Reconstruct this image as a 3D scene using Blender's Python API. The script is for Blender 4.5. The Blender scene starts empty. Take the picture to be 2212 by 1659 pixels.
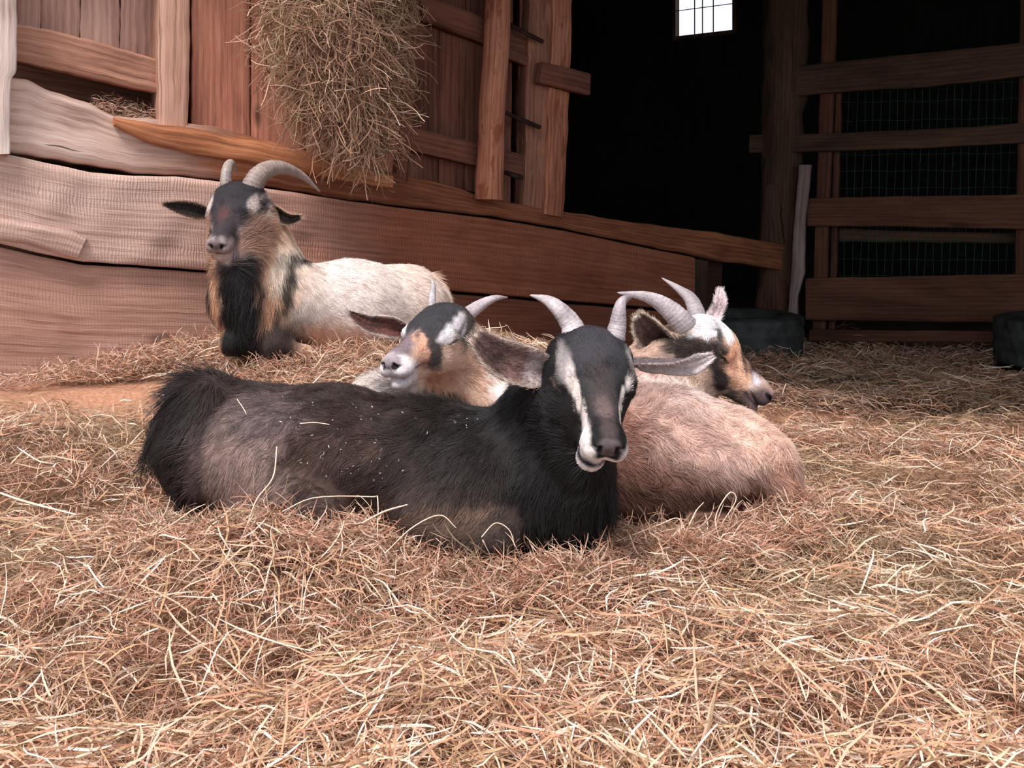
import bpy, math, random
import numpy as np

# ------------------------------------------------------------------ camera, sky, light, exposure
F = 2000.0            # focal length in pixels of the 2212 px wide frame
HZ = 480.0            # row of the horizon
EYE = 0.56            # lens height above the straw
scene = bpy.context.scene
COL = scene.collection
cam_data = bpy.data.cameras.new('camera')
cam = bpy.data.objects.new('camera', cam_data)
COL.objects.link(cam)
cam.location = (0, 0, EYE)
cam.rotation_euler = (math.radians(90), 0, 0)
cam_data.sensor_fit = 'HORIZONTAL'
cam_data.sensor_width = 36.0
cam_data.lens = 36.0 * F / 2212.0
cam_data.shift_y = -(829.5 - HZ) / 2212.0
cam_data.clip_start = 0.05
scene.camera = cam

scene.view_settings.view_transform = 'Standard'
scene.view_settings.look = 'None'
scene.view_settings.exposure = 0.42
scene.view_settings.gamma = 1.0
scene.view_settings.use_curve_mapping = False

world = bpy.data.worlds.new('sky')
scene.world = world
world.use_nodes = True
nt = world.node_tree
for n in list(nt.nodes):
    nt.nodes.remove(n)
wo = nt.nodes.new('ShaderNodeOutputWorld')
wb = nt.nodes.new('ShaderNodeBackground')
wtc = nt.nodes.new('ShaderNodeTexCoord')
wn = nt.nodes.new('ShaderNodeTexNoise')
wn.inputs['Scale'].default_value = 5.0
wn.inputs['Detail'].default_value = 5.0
wr = nt.nodes.new('ShaderNodeValToRGB')
wr.color_ramp.elements[0].position = 0.40
wr.color_ramp.elements[0].color = (0.78, 0.86, 1.0, 1)
wr.color_ramp.elements[1].position = 0.62
wr.color_ramp.elements[1].color = (1.0, 0.98, 0.97, 1)
nt.links.new(wtc.outputs['Generated'], wn.inputs['Vector'])
nt.links.new(wn.outputs['Fac'], wr.inputs['Fac'])
nt.links.new(wr.outputs['Color'], wb.inputs['Color'])
wb.inputs['Strength'].default_value = 0.92
nt.links.new(wb.outputs['Background'], wo.inputs['Surface'])

sun_data = bpy.data.lights.new('sun', 'SUN')
sun_data.energy = 3.5
sun_data.angle = math.radians(16)
sun_data.color = (1.0, 0.955, 0.92)
sun = bpy.data.objects.new('sun', sun_data)
COL.objects.link(sun)
# light travels from high up, behind and to the left of the camera
from mathutils import Vector, Matrix
sun.rotation_euler = Vector((0.25, 0.55, -1.0)).to_track_quat('-Z', 'Y').to_euler()

# ------------------------------------------------------------------ helpers
rng = np.random.default_rng(7)
random.seed(7)


def lin(c):
    c = np.asarray(c, float) / 255.0
    return np.where(c <= 0.04045, c / 12.92, ((c + 0.055) / 1.055) ** 2.4)


def P(px, py, d):
    """the point seen at pixel (px, py) at distance d in front of the lens"""
    return np.array([(px - 1106.0) * d / F, d, EYE - (py - HZ) * d / F])


def unit(v):
    v = np.asarray(v, float)
    return v / (np.linalg.norm(v, axis=-1, keepdims=True) + 1e-12)


class Plane:
    """upright plane nx*x + ny*y = 1, off = metres towards the camera"""
    def __init__(self, a, b):
        self.nx, self.ny = 2000 * b, a + 1106 * b
        self.m = math.hypot(self.nx, self.ny)
        self.n = np.array([-self.nx, -self.ny, 0]) / self.m      # towards the camera side
        self.t = np.array([self.ny, -self.nx, 0]) / self.m       # along, to the right

    def hit(self, px, py, off=0.0):
        c = 1 - off * self.m
        d = c / (self.nx * (px - 1106) / F + self.ny)
        return P(px, py, d)

    def dist(self, x, y):
        return (1 - (self.nx * x + self.ny * y)) / self.m


WALL = Plane(0.408, -0.000107)
FENCE = Plane(0.1216, 0.0000604)


def smooth(e0, e1, x):
    t = np.clip((x - e0) / (e1 - e0), 0, 1)
    return t * t * (3 - 2 * t)


def ground_z(x, y):
    x = np.asarray(x, float); y = np.asarray(y, float)
    w = WALL.dist(x, y)
    s = WALL.t[0] * x + WALL.t[1] * y
    a = 0.205 - 0.185 * smooth(1.45, 2.55, s) - 0.075 * smooth(1.15, 0.65, s)
    h = a * smooth(1.32, 0.5, w)
    h = h + 0.016 * np.sin(5.1 * x + 1.3 + 2.2 * np.sin(3.3 * y)) * np.sin(6.3 * y + .7) \
          + 0.010 * np.sin(13.0 * x + 2.0 * np.sin(9 * y)) * np.sin(15.0 * y + 1.1)
    h = h - 0.045 * smooth(2.7, 3.9, y)
    # hay heaped against the animals
    h = h + 0.062 * np.exp(-((x + 0.43) / 0.27) ** 2 - ((y - 1.37) / 0.13) ** 2)
    h = h + 0.012 * np.exp(-((x + 0.03) / 0.20) ** 2 - ((y - 1.33) / 0.10) ** 2)
    h = h + 0.022 * np.exp(-((x - 0.55) / 0.13) ** 2 - ((y - 1.60) / 0.12) ** 2)
    return h


def vnoise(p, scale, seed=0):
    """cheap smooth 3-D noise about -1..1 from summed sines"""
    r = np.random.default_rng(seed)
    out = np.zeros(len(p))
    for k in range(7):
        d = unit(r.normal(size=3)) * scale * r.uniform(0.7, 1.9)
        d2 = unit(r.normal(size=3)) * scale * r.uniform(0.5, 1.2)
        out += np.sin(p @ d + r.uniform(0, 6.28) + 1.3 * np.sin(p @ d2 + r.uniform(0, 6.28)))
    return out / 3.2


def link(o, parent=None, **props):
    COL.objects.link(o)
    if parent is not None:
        o.parent = parent
    for k, v in props.items():
        o[k] = v
    return o


def big_mesh(name, verts, faces, material, parent=None, smooth_shade=True, attrs=None, uv=None, **props):
    """faces: int array (n,3|4) or list of such arrays"""
    if not isinstance(faces, list):
        faces = [faces]
    me = bpy.data.meshes.new(name)
    v = np.asarray(verts, np.float32)
    me.vertices.add(len(v)); me.vertices.foreach_set('co', v.ravel())
    loops = np.concatenate([np.asarray(f, np.int32).ravel() for f in faces])
    sizes = np.concatenate([np.full(len(f), np.asarray(f).shape[1], np.int32) for f in faces])
    me.loops.add(len(loops)); me.loops.foreach_set('vertex_index', loops)
    me.polygons.add(len(sizes))
    me.polygons.foreach_set('loop_start', np.concatenate([[0], np.cumsum(sizes)[:-1]]).astype(np.int32))
    me.update(calc_edges=True)
    me.validate()
    me.polygons.foreach_set('use_smooth', np.full(len(me.polygons), smooth_shade, bool))
    if attrs:
        for k, a in attrs.items():
            c = np.ones((len(v), 4), np.float32); c[:, :3] = a
            at = me.attributes.new(k, 'FLOAT_COLOR', 'POINT')
            at.data.foreach_set('color', c.ravel())
    if uv is not None:
        l = me.uv_layers.new(name='UVMap')
        vi = np.empty(len(me.loops), np.int32); me.loops.foreach_get('vertex_index', vi)
        l.data.foreach_set('uv', np.asarray(uv, np.float32)[vi].ravel())
    if material is not None:
        me.materials.append(material)
    o = bpy.data.objects.new(name, me)
    return link(o, parent, **props)


def empty(name, loc=(0, 0, 0), parent=None, **props):
    o = bpy.data.objects.new(name, None)
    o.empty_display_size = 0.05
    o.location = loc
    return link(o, parent, **props)


def loft(rings, uvs=None, cap=True):
    """rings (n, m, 3) closed cross-sections -> verts, faces, uv"""
    n, m, _ = rings.shape
    # duplicate the seam so UVs stay clean
    R = np.concatenate([rings, rings[:, :1]], axis=1)
    V = R.reshape(-1, 3)
    M = m + 1
    i, j = np.meshgrid(np.arange(n - 1), np.arange(m), indexing='ij')
    a = (i * M + j).ravel(); b = (i * M + j + 1).ravel(); c = ((i + 1) * M + j + 1).ravel(); d = ((i + 1) * M + j).ravel()
    faces = [np.stack([a, b, c, d], 1)]
    seg = np.linalg.norm(np.diff(R, axis=1), axis=2).mean(0)
    vv = np.concatenate([[0], np.cumsum(seg)])
    cen = rings.mean(1)
    uu = np.concatenate([[0], np.cumsum(np.linalg.norm(np.diff(cen, axis=0), axis=1))])
    uv = np.stack(np.meshgrid(uu, vv, indexing='ij'), -1).reshape(-1, 2)
    if cap:
        for k, rev in ((0, True), (n - 1, False)):
            c0 = len(V)
            ring = R[k, :m]
            V = np.concatenate([V, ring, ring.mean(0)[None]])
            cu = np.stack([uu[k] + 0.15 * (ring[:, 0] - ring[:, 0].mean()), vv[:m]], 1)
            uv = np.concatenate([uv, cu, cu.mean(0)[None]])
            q = np.arange(m)
            t = np.stack([c0 + q, c0 + (q + 1) % m, np.full(m, c0 + m)], 1)
            faces.append(t[:, ::-1] if rev else t)
    return V, faces, uv


def orient(verts, faces):
    """flip all faces if the closed solid is inside out"""
    vol = 0.0
    for f in faces:
        f = np.asarray(f)
        for k in range(1, f.shape[1] - 1):
            a, b, c = verts[f[:, 0]], verts[f[:, k]], verts[f[:, k + 1]]
            vol += np.einsum('ij,ij->i', a, np.cross(b, c)).sum()
    if vol < 0:
        faces = [np.asarray(f)[:, ::-1] for f in faces]
    return faces


def catmull(pts, n):
    pts = np.asarray(pts, float)
    k = len(pts)
    t = np.linspace(0, k - 1, n)
    i = np.clip(t.astype(int), 0, k - 2)
    f = (t - i)[:, None]
    ext = np.concatenate([2 * pts[:1] - pts[1:2], pts, 2 * pts[-1:] - pts[-2:-1]])
    p0, p1, p2, p3 = ext[i], ext[i + 1], ext[i + 2], ext[i + 3]
    return 0.5 * (2 * p1 + (p2 - p0) * f + (2 * p0 - 5 * p1 + 4 * p2 - p3) * f ** 2 + (3 * p1 - p0 - 3 * p2 + p3) * f ** 3)


def poly_at(pts, n):
    """n points evenly along a pixel polyline"""
    pts = np.asarray(pts, float)
    s = np.concatenate([[0], np.cumsum(np.linalg.norm(np.diff(pts, axis=0), axis=1))])
    q = np.linspace(0, s[-1], n)
    return np.stack([np.interp(q, s, pts[:, 0]), np.interp(q, s, pts[:, 1])], 1)


def slab(name, edge_a, edge_b, material, plane=WALL, off=0.0, thick=0.03, parent=None, n=None, rough=0.0015,
         wob=0.0, bev=0.004, seed=0, lo=0, **props):
    """timber whose face lies between two pixel polylines on an upright plane; real thickness behind it"""
    A0 = np.asarray(edge_a, float); 
    if n is None:
        L = np.linalg.norm(plane.hit(*A0[0]) - plane.hit(*A0[-1]))
        n = int(np.clip(L / 0.012, 6, 260))
    A = poly_at(edge_a, n); B = poly_at(edge_b, n)
    fa = np.array([plane.hit(x, y, off) for x, y in A]); fb = np.array([plane.hit(x, y, off) for x, y in B])
    r = np.random.default_rng(seed + 11)
    def wav(ph):
        s = np.linspace(0, 1, n) * max(1.0, np.linalg.norm(fa[0] - fa[-1]))
        return sum(np.sin(s * f + r.uniform(0, 6.28)) for f in (5, 11, 23, 47)) / 4
    ac = unit(fb - fa)
    fa = fa + ac * (rough * 1.5 * wav(0))[:, None]; fb = fb + ac * (rough * 1.5 * wav(1))[:, None]
    W = np.linalg.norm(fb - fa, axis=1).mean()
    vs = np.concatenate([[0.0], np.linspace(min(0.3, bev / W), 1 - min(0.3, bev / W), max(3, int(W / 0.02) + 2)), [1.0]])
    nrm = plane.n
    ring = []
    for v in vs:
        p = fa * (1 - v) + fb * v
        dz = -bev if v in (0.0, 1.0) else 0.0
        dz = dz + (wob if wob else rough) * vnoise(p + 3.1 * seed, 22, seed) if not (v in (0.0, 1.0)) else np.full(n, dz)
        ring.append(p + nrm * np.asarray(dz)[:, None])
    ring.append(fb - nrm * thick); ring.append(fa - nrm * thick)
    rings = np.stack(ring, 1)
    V, Fc, uv = loft(rings)
    Fc = orient(V, Fc)
    return big_mesh(name, V, Fc, material, parent, True, uv=uv + seed * 0.731, **props)


def tube(name, pts, radii, material, parent=None, m=12, n=None, squash=None, rough=0.0, seed=0, uvoff=0.0, **props):
    """round or lumpy rod through world points"""
    pts = np.asarray(pts, float); radii = np.asarray(radii, float)
    if n is None:
        n = max(len(pts), 2)
    c = catmull(pts, n)
    r = np.interp(np.linspace(0, 1, n), np.linspace(0, 1, len(radii)), radii)
    t = unit(np.gradient(c, axis=0))
    ref = np.array([0, 0, 1.0]) if abs(t[0][2]) < 0.9 else np.array([1.0, 0, 0])
    u = unit(np.cross(t[0], ref)); U = []
    for k in range(n):
        u = unit(u - t[k] * np.dot(u, t[k])); U.append(u)
    U = np.array(U); Wv = np.cross(t, U)
    an = np.linspace(0, 2 * np.pi, m, endpoint=False)
    sq = squash if squash else 1.0
    rings = c[:, None] + r[:, None, None] * (np.cos(an)[None, :, None] * U[:, None] + sq * np.sin(an)[None, :, None] * Wv[:, None])
    if rough:
        q = rings.reshape(-1, 3)
        nv = vnoise(q * np.array([1, 1, 0.35]), 55, seed)
        rings = rings + ((q - np.repeat(c, m, 0)) * (1 + rough * nv)[:, None] - (q - np.repeat(c, m, 0))).reshape(n, m, 3)
    V, Fc, uv = loft(rings)
    Fc = orient(V, Fc)
    return big_mesh(name, V, Fc, material, parent, True, uv=uv + uvoff, **props)


# ------------------------------------------------------------------ materials
def new_mat(name):
    m = bpy.data.materials.new(name); m.use_nodes = True
    t = m.node_tree
    b = t.nodes['Principled BSDF']
    return m, t, b


def node(t, kind, **kw):
    n = t.nodes.new(kind)
    for k, v in kw.items():
        if k in n.inputs:
            n.inputs[k].default_value = v
        else:
            setattr(n, k, v)
    return n


def mathn(t, op, a, b=None, c=None):
    n = t.nodes.new('ShaderNodeMath'); n.operation = op
    for i, x in enumerate((a, b, c)):
        if x is None:
            continue
        if isinstance(x, (int, float)):
            n.inputs[i].default_value = x
        else:
            t.links.new(x, n.inputs[i])
    return n.outputs[0]


def mixc(t, fac, a, b, mode='MIX'):
    n = t.nodes.new('ShaderNodeMix'); n.data_type = 'RGBA'; n.blend_type = mode
    for idx, x in ((0, fac), (6, a), (7, b)):
        if isinstance(x, (int, float)):
            n.inputs[idx].default_value = x
        elif isinstance(x, (tuple, list, np.ndarray)):
            n.inputs[idx].default_value = tuple(x)[:3] + (1,) if idx else x
        else:
            t.links.new(x, n.inputs[idx])
    return n.outputs[2]


def ramp(t, fac, stops):
    n = t.nodes.new('ShaderNodeValToRGB')
    e = n.color_ramp.elements
    while len(e) < len(stops):
        e.new(0.5)
    for k, (p, c) in enumerate(stops):
        e[k].position = p
        e[k].color = tuple(c)[:3] + (1,) if not isinstance(c, (int, float)) else (c, c, c, 1)
    t.links.new(fac, n.inputs['Fac'])
    return n.outputs['Color']


def wood(name, dark, mid, light, second=None, split=(0.0, 1.0), saw=0.0, knots=0.5, crack=0.6, rough=0.85, grain=1.0, chips=None):
    """timber: streaks, growth rings, knots, checks; second = (dark, mid, light) further along the board"""
    m, t, b = new_mat(name)
    uv = node(t, 'ShaderNodeUVMap').outputs[0]
    def mp(sx, sy):
        n = node(t, 'ShaderNodeMapping'); n.inputs['Scale'].default_value = (sx * grain, sy * grain, 1)
        t.links.new(uv, n.inputs['Vector']); return n.outputs[0]
    def noise(v, sc, det=6, dist=0.0, ro=0.6):
        n = node(t, 'ShaderNodeTexNoise'); n.inputs['Scale'].default_value = sc; n.inputs['Detail'].default_value = det
        n.inputs['Distortion'].default_value = dist; n.inputs['Roughness'].default_value = ro
        t.links.new(v, n.inputs['Vector']); return n.outputs['Fac']
    streak = noise(mp(2.2, 45), 1.6, 8, 0.3)
    fine = noise(mp(9, 240), 1.0, 3)
    broad = noise(mp(1.3, 5), 1.5, 4, 0.5)
    wv = node(t, 'ShaderNodeTexWave'); wv.wave_type = 'BANDS'; wv.bands_direction = 'Y'
    wv.inputs['Scale'].default_value = 1.0; wv.inputs['Distortion'].default_value = 5.0
    wv.inputs['Detail'].default_value = 2.5; wv.inputs['Detail Scale'].default_value = 0.8
    t.links.new(mp(1.2, 16), wv.inputs['Vector'])
    f = mathn(t, 'MULTIPLY', streak, 0.36)
    f = mathn(t, 'MULTIPLY_ADD', wv.outputs['Fac'], 0.07, f)
    f = mathn(t, 'MULTIPLY_ADD', broad, 0.57, f)
    f = mathn(t, 'MULTIPLY_ADD', mathn(t, 'SUBTRACT', fine, 0.5), 0.30, f)
    def pal(p):
        return ramp(t, f, [(0.30, lin(p[0])), (0.50, lin(p[1])), (0.70, lin(p[2]))])
    colr = pal((dark, mid, light))
    if second is not None:
        sep = node(t, 'ShaderNodeSeparateXYZ'); t.links.new(uv, sep.inputs[0])
        mr = node(t, 'ShaderNodeMapRange'); mr.inputs['From Min'].default_value = split[0]; mr.inputs['From Max'].default_value = split[1]
        t.links.new(mathn(t, 'MULTIPLY_ADD', mathn(t, 'SUBTRACT', broad, 0.5), 0.7, sep.outputs[0]), mr.inputs['Value'])
        colr = mixc(t, mr.outputs[0], colr, pal(second))
    if chips is not None:
        c = noise(mp(5, 14), 1.4, 5, 0.6)
        cm = ramp(t, c, [(0.56, 0.0), (0.62, 1.0)])
        colr = mixc(t, mathn(t, 'MULTIPLY', cm, 0.8), colr, lin(chips))
    if knots:
        vo = node(t, 'ShaderNodeTexVoronoi'); vo.inputs['Scale'].default_value = 1.0; vo.inputs['Randomness'].default_value = 1.0
        t.links.new(mp(2.3, 6.0), vo.inputs['Vector'])
        km = ramp(t, vo.outputs['Distance'], [(0.06, 1.0), (0.13, 0.0)])
        colr = mixc(t, mathn(t, 'MULTIPLY', km, knots), colr, lin(np.asarray(dark) * 0.55))
    ck = noise(mp(1.6, 75), 1.0, 4, 0.5)
    cm = ramp(t, ck, [(0.655, 0.0), (0.70, 1.0)])
    colr = mixc(t, mathn(t, 'MULTIPLY', cm, crack), colr, lin(np.asarray(dark) * 0.4))
    h = mathn(t, 'MULTIPLY_ADD', streak, 0.5, mathn(t, 'MULTIPLY', fine, 0.35))
    h = mathn(t, 'SUBTRACT', h, mathn(t, 'MULTIPLY', cm, 0.6 * crack))
    if saw:
        sw = node(t, 'ShaderNodeTexWave'); sw.wave_type = 'BANDS'; sw.bands_direction = 'X'
        sw.inputs['Scale'].default_value = 36.0; sw.inputs['Distortion'].default_value = 7.0
        sw.inputs['Detail'].default_value = 2; sw.inputs['Detail Scale'].default_value = 1.0
        n = node(t, 'ShaderNodeMapping'); n.inputs['Scale'].default_value = (1, 0.55, 1); n.inputs['Rotation'].default_value = (0, 0, 0.08)
        t.links.new(uv, n.inputs['Vector']); t.links.new(n.outputs[0], sw.inputs['Vector'])
        amt = mathn(t, 'MULTIPLY', ramp(t, broad, [(0.38, 0.25), (0.6, 1.0)]), saw)
        s = mathn(t, 'MULTIPLY', sw.outputs['Fac'], amt)
        colr = mixc(t, mathn(t, 'MULTIPLY', s, 0.34), colr, lin(np.asarray(dark) * 0.8))
        h = mathn(t, 'SUBTRACT', h, mathn(t, 'MULTIPLY', s, 0.5))
    bp = node(t, 'ShaderNodeBump'); bp.inputs['Strength'].default_value = 0.8; bp.inputs['Distance'].default_value = 0.004
    t.links.new(h, bp.inputs['Height']); t.links.new(bp.outputs[0], b.inputs['Normal'])
    t.links.new(colr, b.inputs['Base Color'])
    b.inputs['Roughness'].default_value = rough
    b.inputs['Specular IOR Level'].default_value = 0.25
    return m


def attr_mat(name, rough=0.7, spec=0.3, transl=0.0, bump=0.0, var=0.0):
    m, t, b = new_mat(name)
    a = node(t, 'ShaderNodeAttribute'); a.attribute_name = 'col'
    c = a.outputs['Color']
    if var:
        n = node(t, 'ShaderNodeTexNoise'); n.inputs['Scale'].default_value = 160; n.inputs['Detail'].default_value = 4
        tc = node(t, 'ShaderNodeTexCoord'); t.links.new(tc.outputs['Object'], n.inputs['Vector'])
        c = mixc(t, 1.0, c, ramp(t, n.outputs['Fac'], [(0.3, 1 - var), (0.7, 1.0)]), 'MULTIPLY')
        if bump:
            bp = node(t, 'ShaderNodeBump'); bp.inputs['Strength'].default_value = bump; bp.inputs['Distance'].default_value = 0.002
            t.links.new(n.outputs['Fac'], bp.inputs['Height']); t.links.new(bp.outputs[0], b.inputs['Normal'])
    t.links.new(c, b.inputs['Base Color'])
    b.inputs['Roughness'].default_value = rough
    b.inputs['Specular IOR Level'].default_value = spec
    if transl:
        tr = node(t, 'ShaderNodeBsdfTranslucent'); t.links.new(c, tr.inputs['Color'])
        mx = node(t, 'ShaderNodeMixShader'); mx.inputs[0].default_value = transl
        t.links.new(b.outputs[0], mx.inputs[1]); t.links.new(tr.outputs[0], mx.inputs[2])
        t.links.new(mx.outputs[0], t.nodes['Material Output'].inputs['Surface'])
    return m


def plain(name, rgb, rough=0.6, spec=0.3, metal=0.0, nscale=30, var=0.25, bump=0.2):
    m, t, b = new_mat(name)
    tc = node(t, 'ShaderNodeTexCoord')
    n = node(t, 'ShaderNodeTexNoise'); n.inputs['Scale'].default_value = nscale; n.inputs['Detail'].default_value = 5
    t.links.new(tc.outputs['Object'], n.inputs['Vector'])
    c = np.asarray(rgb, float)
    col = ramp(t, n.outputs['Fac'], [(0.3, lin(c * (1 - var))), (0.7, lin(np.minimum(255, c * (1 + var))))])
    t.links.new(col, b.inputs['Base Color'])
    b.inputs['Roughness'].default_value = rough; b.inputs['Specular IOR Level'].default_value = spec; b.inputs['Metallic'].default_value = metal
    if bump:
        bp = node(t, 'ShaderNodeBump'); bp.inputs['Strength'].default_value = bump; bp.inputs['Distance'].default_value = 0.003
        t.links.new(n.outputs['Fac'], bp.inputs['Height']); t.links.new(bp.outputs[0], b.inputs['Normal'])
    return m

# ------------------------------------------------------------------ the barn: materials
G_PALE = ((140, 104, 90), (208, 178, 164), (230, 208, 196))
G_RED = ((92, 46, 28), (158, 88, 60), (196, 122, 86))
M_sill = wood('sill_wood', *G_PALE, second=((72, 40, 26), (134, 82, 58), (184, 122, 84)), split=(0.18, 0.62), knots=0.4, crack=0.9)
M_plank = wood('sawn_plank_wood', (150, 116, 104), (202, 170, 156), (224, 196, 184), second=((98, 52, 34), (146, 86, 62), (178, 112, 84)), split=(0.72, 1.6), saw=0.65, knots=0.3, crack=0.4)
M_low = wood('low_plank_wood', (130, 94, 82), (180, 140, 124), (204, 166, 150), second=((84, 46, 32), (124, 74, 56), (150, 94, 72)), split=(0.85, 1.95), saw=0.35, knots=0.6, crack=0.4)
M_rail = wood('rail_wood', (104, 66, 52), (166, 118, 98), (202, 152, 126), knots=0.8, crack=0.8)
M_board = wood('grey_board_wood', (118, 84, 74), (164, 124, 110), (192, 154, 138), knots=0.2, crack=0.3)
M_door = wood('red_board_wood', (112, 66, 52), (176, 114, 92), (202, 140, 116), knots=0.8, crack=0.25)
M_dark = wood('brown_board_wood', (70, 42, 34), (124, 80, 66), (156, 106, 88), knots=0.2, crack=0.3)
M_post = wood('post_wood', (128, 88, 72), (188, 144, 124), (214, 172, 150), knots=0.2, crack=0.5)
M_white = wood('bleached_wood', (150, 124, 112), (216, 194, 184), (236, 220, 212), knots=0.1, crack=0.5)
M_pole = wood('peeled_pole_wood', (112, 60, 42), (190, 126, 98), (226, 166, 136), knots=0.3, crack=0.6, chips=(150, 84, 60))
M_split = wood('split_post_wood', (92, 58, 46), (150, 106, 88), (190, 138, 114), knots=0.3, crack=1.0, chips=(186, 132, 106))
M_fence = wood('fence_wood', (46, 34, 26), (80, 60, 46), (104, 80, 62), knots=0.5, crack=0.4)
M_fred = wood('fence_red_wood', (56, 34, 26), (92, 60, 46), (116, 80, 62), knots=0.5, crack=0.3)
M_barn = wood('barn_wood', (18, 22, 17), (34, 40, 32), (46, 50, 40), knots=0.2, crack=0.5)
M_iron = plain('rusty_iron', (60, 44, 38), rough=0.7, metal=0.3)
M_rubber = plain('old_rubber', (52, 55, 54), rough=0.75, spec=0.3, nscale=14, var=0.35)
M_wire = plain('green_wire', (42, 68, 56), rough=0.5, spec=0.4, bump=0)

# ground
gx = np.concatenate([np.linspace(-4.5, -2.2, 14)[:-1], np.linspace(-2.2, 3.4, 280), np.linspace(3.4, 6.5, 18)[1:]])
gy = np.concatenate([np.linspace(-1.5, 0.7, 12)[:-1], np.linspace(0.7, 5.2, 225), np.linspace(5.2, 11.0, 18)[1:]])
X, Y = np.meshgrid(gx, gy, indexing='ij')
Z = ground_z(X, Y) - 0.012
gv = np.stack([X, Y, Z], -1).reshape(-1, 3)
nx_, ny_ = X.shape
i, j = np.meshgrid(np.arange(nx_ - 1), np.arange(ny_ - 1), indexing='ij')
gf = np.stack([(i * ny_ + j).ravel(), ((i + 1) * ny_ + j).ravel(), ((i + 1) * ny_ + j + 1).ravel(), (i * ny_ + j + 1).ravel()], 1)
m, t, b = new_mat('trodden_earth')
tc = node(t, 'ShaderNodeTexCoord')
n1 = node(t, 'ShaderNodeTexNoise'); n1.inputs['Scale'].default_value = 3.0; n1.inputs['Detail'].default_value = 8
n2 = node(t, 'ShaderNodeTexNoise'); n2.inputs['Scale'].default_value = 90.0; n2.inputs['Detail'].default_value = 6
for n in (n1, n2):
    t.links.new(tc.outputs['Object'], n.inputs['Vector'])
at_ = node(t, 'ShaderNodeAttribute'); at_.attribute_name = 'col'
c1 = mixc(t, 1.0, at_.outputs['Color'], ramp(t, n1.outputs['Fac'], [(0.35, (0.8,) * 3), (0.65, (1.0,) * 3)]), 'MULTIPLY')
c2 = ramp(t, n2.outputs['Fac'], [(0.35, (0.62,) * 3), (0.7, (1.0,) * 3)])
t.links.new(mixc(t, 1.0, c1, c2, 'MULTIPLY'), b.inputs['Base Color'])
b.inputs['Roughness'].default_value = 0.95
bp = node(t, 'ShaderNodeBump'); bp.inputs['Strength'].default_value = 0.6; bp.inputs['Distance'].default_value = 0.01
t.links.new(n2.outputs['Fac'], bp.inputs['Height']); t.links.new(bp.outputs[0], b.inputs['Normal'])
M_earth = m
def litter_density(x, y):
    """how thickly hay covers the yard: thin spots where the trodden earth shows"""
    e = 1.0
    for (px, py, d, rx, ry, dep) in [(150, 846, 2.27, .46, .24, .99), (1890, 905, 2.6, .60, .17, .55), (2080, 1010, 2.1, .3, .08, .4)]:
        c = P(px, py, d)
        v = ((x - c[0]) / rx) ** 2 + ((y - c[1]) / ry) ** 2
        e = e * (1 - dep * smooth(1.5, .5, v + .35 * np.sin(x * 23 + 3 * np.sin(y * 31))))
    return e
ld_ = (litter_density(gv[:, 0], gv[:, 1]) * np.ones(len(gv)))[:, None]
big_mesh('ground', gv, gf, M_earth, attrs={'col': lin((196, 142, 112)) * (1 - ld_) + lin((112, 78, 56)) * ld_}, kind='structure')  # shade of the gaps painted in: earth darker where hay lies thick


def prism(name, pts_xy, z0, z1, material, **props):
    """upright slab over a ground polygon; z0, z1 numbers or per-corner lists"""
    k = len(pts_xy)
    z0 = np.broadcast_to(np.asarray(z0, float), k); z1 = np.broadcast_to(np.asarray(z1, float), k)
    v = [(x, y, z0[q]) for q, (x, y) in enumerate(pts_xy)] + [(x, y, z1[q]) for q, (x, y) in enumerate(pts_xy)]
    me = bpy.data.meshes.new(name)
    f = [tuple(range(k))[::-1], tuple(range(k, 2 * k))] + [(q, (q + 1) % k, k + (q + 1) % k, k + q) for q in range(k)]
    me.from_pydata(v, [], f); me.update()
    import bmesh
    bm = bmesh.new(); bm.from_mesh(me); bmesh.ops.recalc_face_normals(bm, faces=bm.faces[:]); bm.to_mesh(me); bm.free()
    uvl = me.uv_layers.new(name='UVMap')
    for p in me.polygons:
        for li in p.loop_indices:
            co = me.vertices[me.loops[li].vertex_index].co
            uvl.data[li].uv = (co.z + .1 * co.x, co.x * 0.7 + co.y * 0.7) if abs(p.normal.z) < 0.5 else (co.x, co.y)
    me.materials.append(material)
    o = bpy.data.objects.new(name, me)
    return link(o, **props)


def along(pl, s, off):
    base = np.array([pl.nx, pl.ny]) / pl.m ** 2
    q = base + pl.t[:2] * s + pl.n[:2] * off
    return q


def wall_box(name, pl, s0, s1, off0, off1, z0, z1, mat, **props):
    pts = [along(pl, s0, off0), along(pl, s1, off0), along(pl, s1, off1), along(pl, s0, off1)]
    return prism(name, pts, z0, z1, mat, **props)


# ---- dark interior: far wall with its window, side walls, roof
BACK = Plane(0.1216, 0.0000604)
boff = -3.6
# window opening in the far wall, from its pixels
def bhit(px, py):
    return BACK.hit(px, py, boff)
wl, wr_ = bhit(1462, 40), bhit(1584, 40)
def s_of(pl, p):
    return float(np.dot(pl.t, p))
s_l, s_r = s_of(BACK, wl), s_of(BACK, wr_)
wz0 = bhit(1522, 73)[2]; wz1 = wz0 + 0.62
sA, sB = -9.5, 2.4
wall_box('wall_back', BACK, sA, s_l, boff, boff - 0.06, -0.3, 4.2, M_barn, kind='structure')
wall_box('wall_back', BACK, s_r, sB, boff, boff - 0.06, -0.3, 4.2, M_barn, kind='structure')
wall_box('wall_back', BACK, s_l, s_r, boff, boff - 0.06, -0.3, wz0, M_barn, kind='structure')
wall_box('wall_back', BACK, s_l, s_r, boff, boff - 0.06, wz1, 4.2, M_barn, kind='structure')
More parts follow.
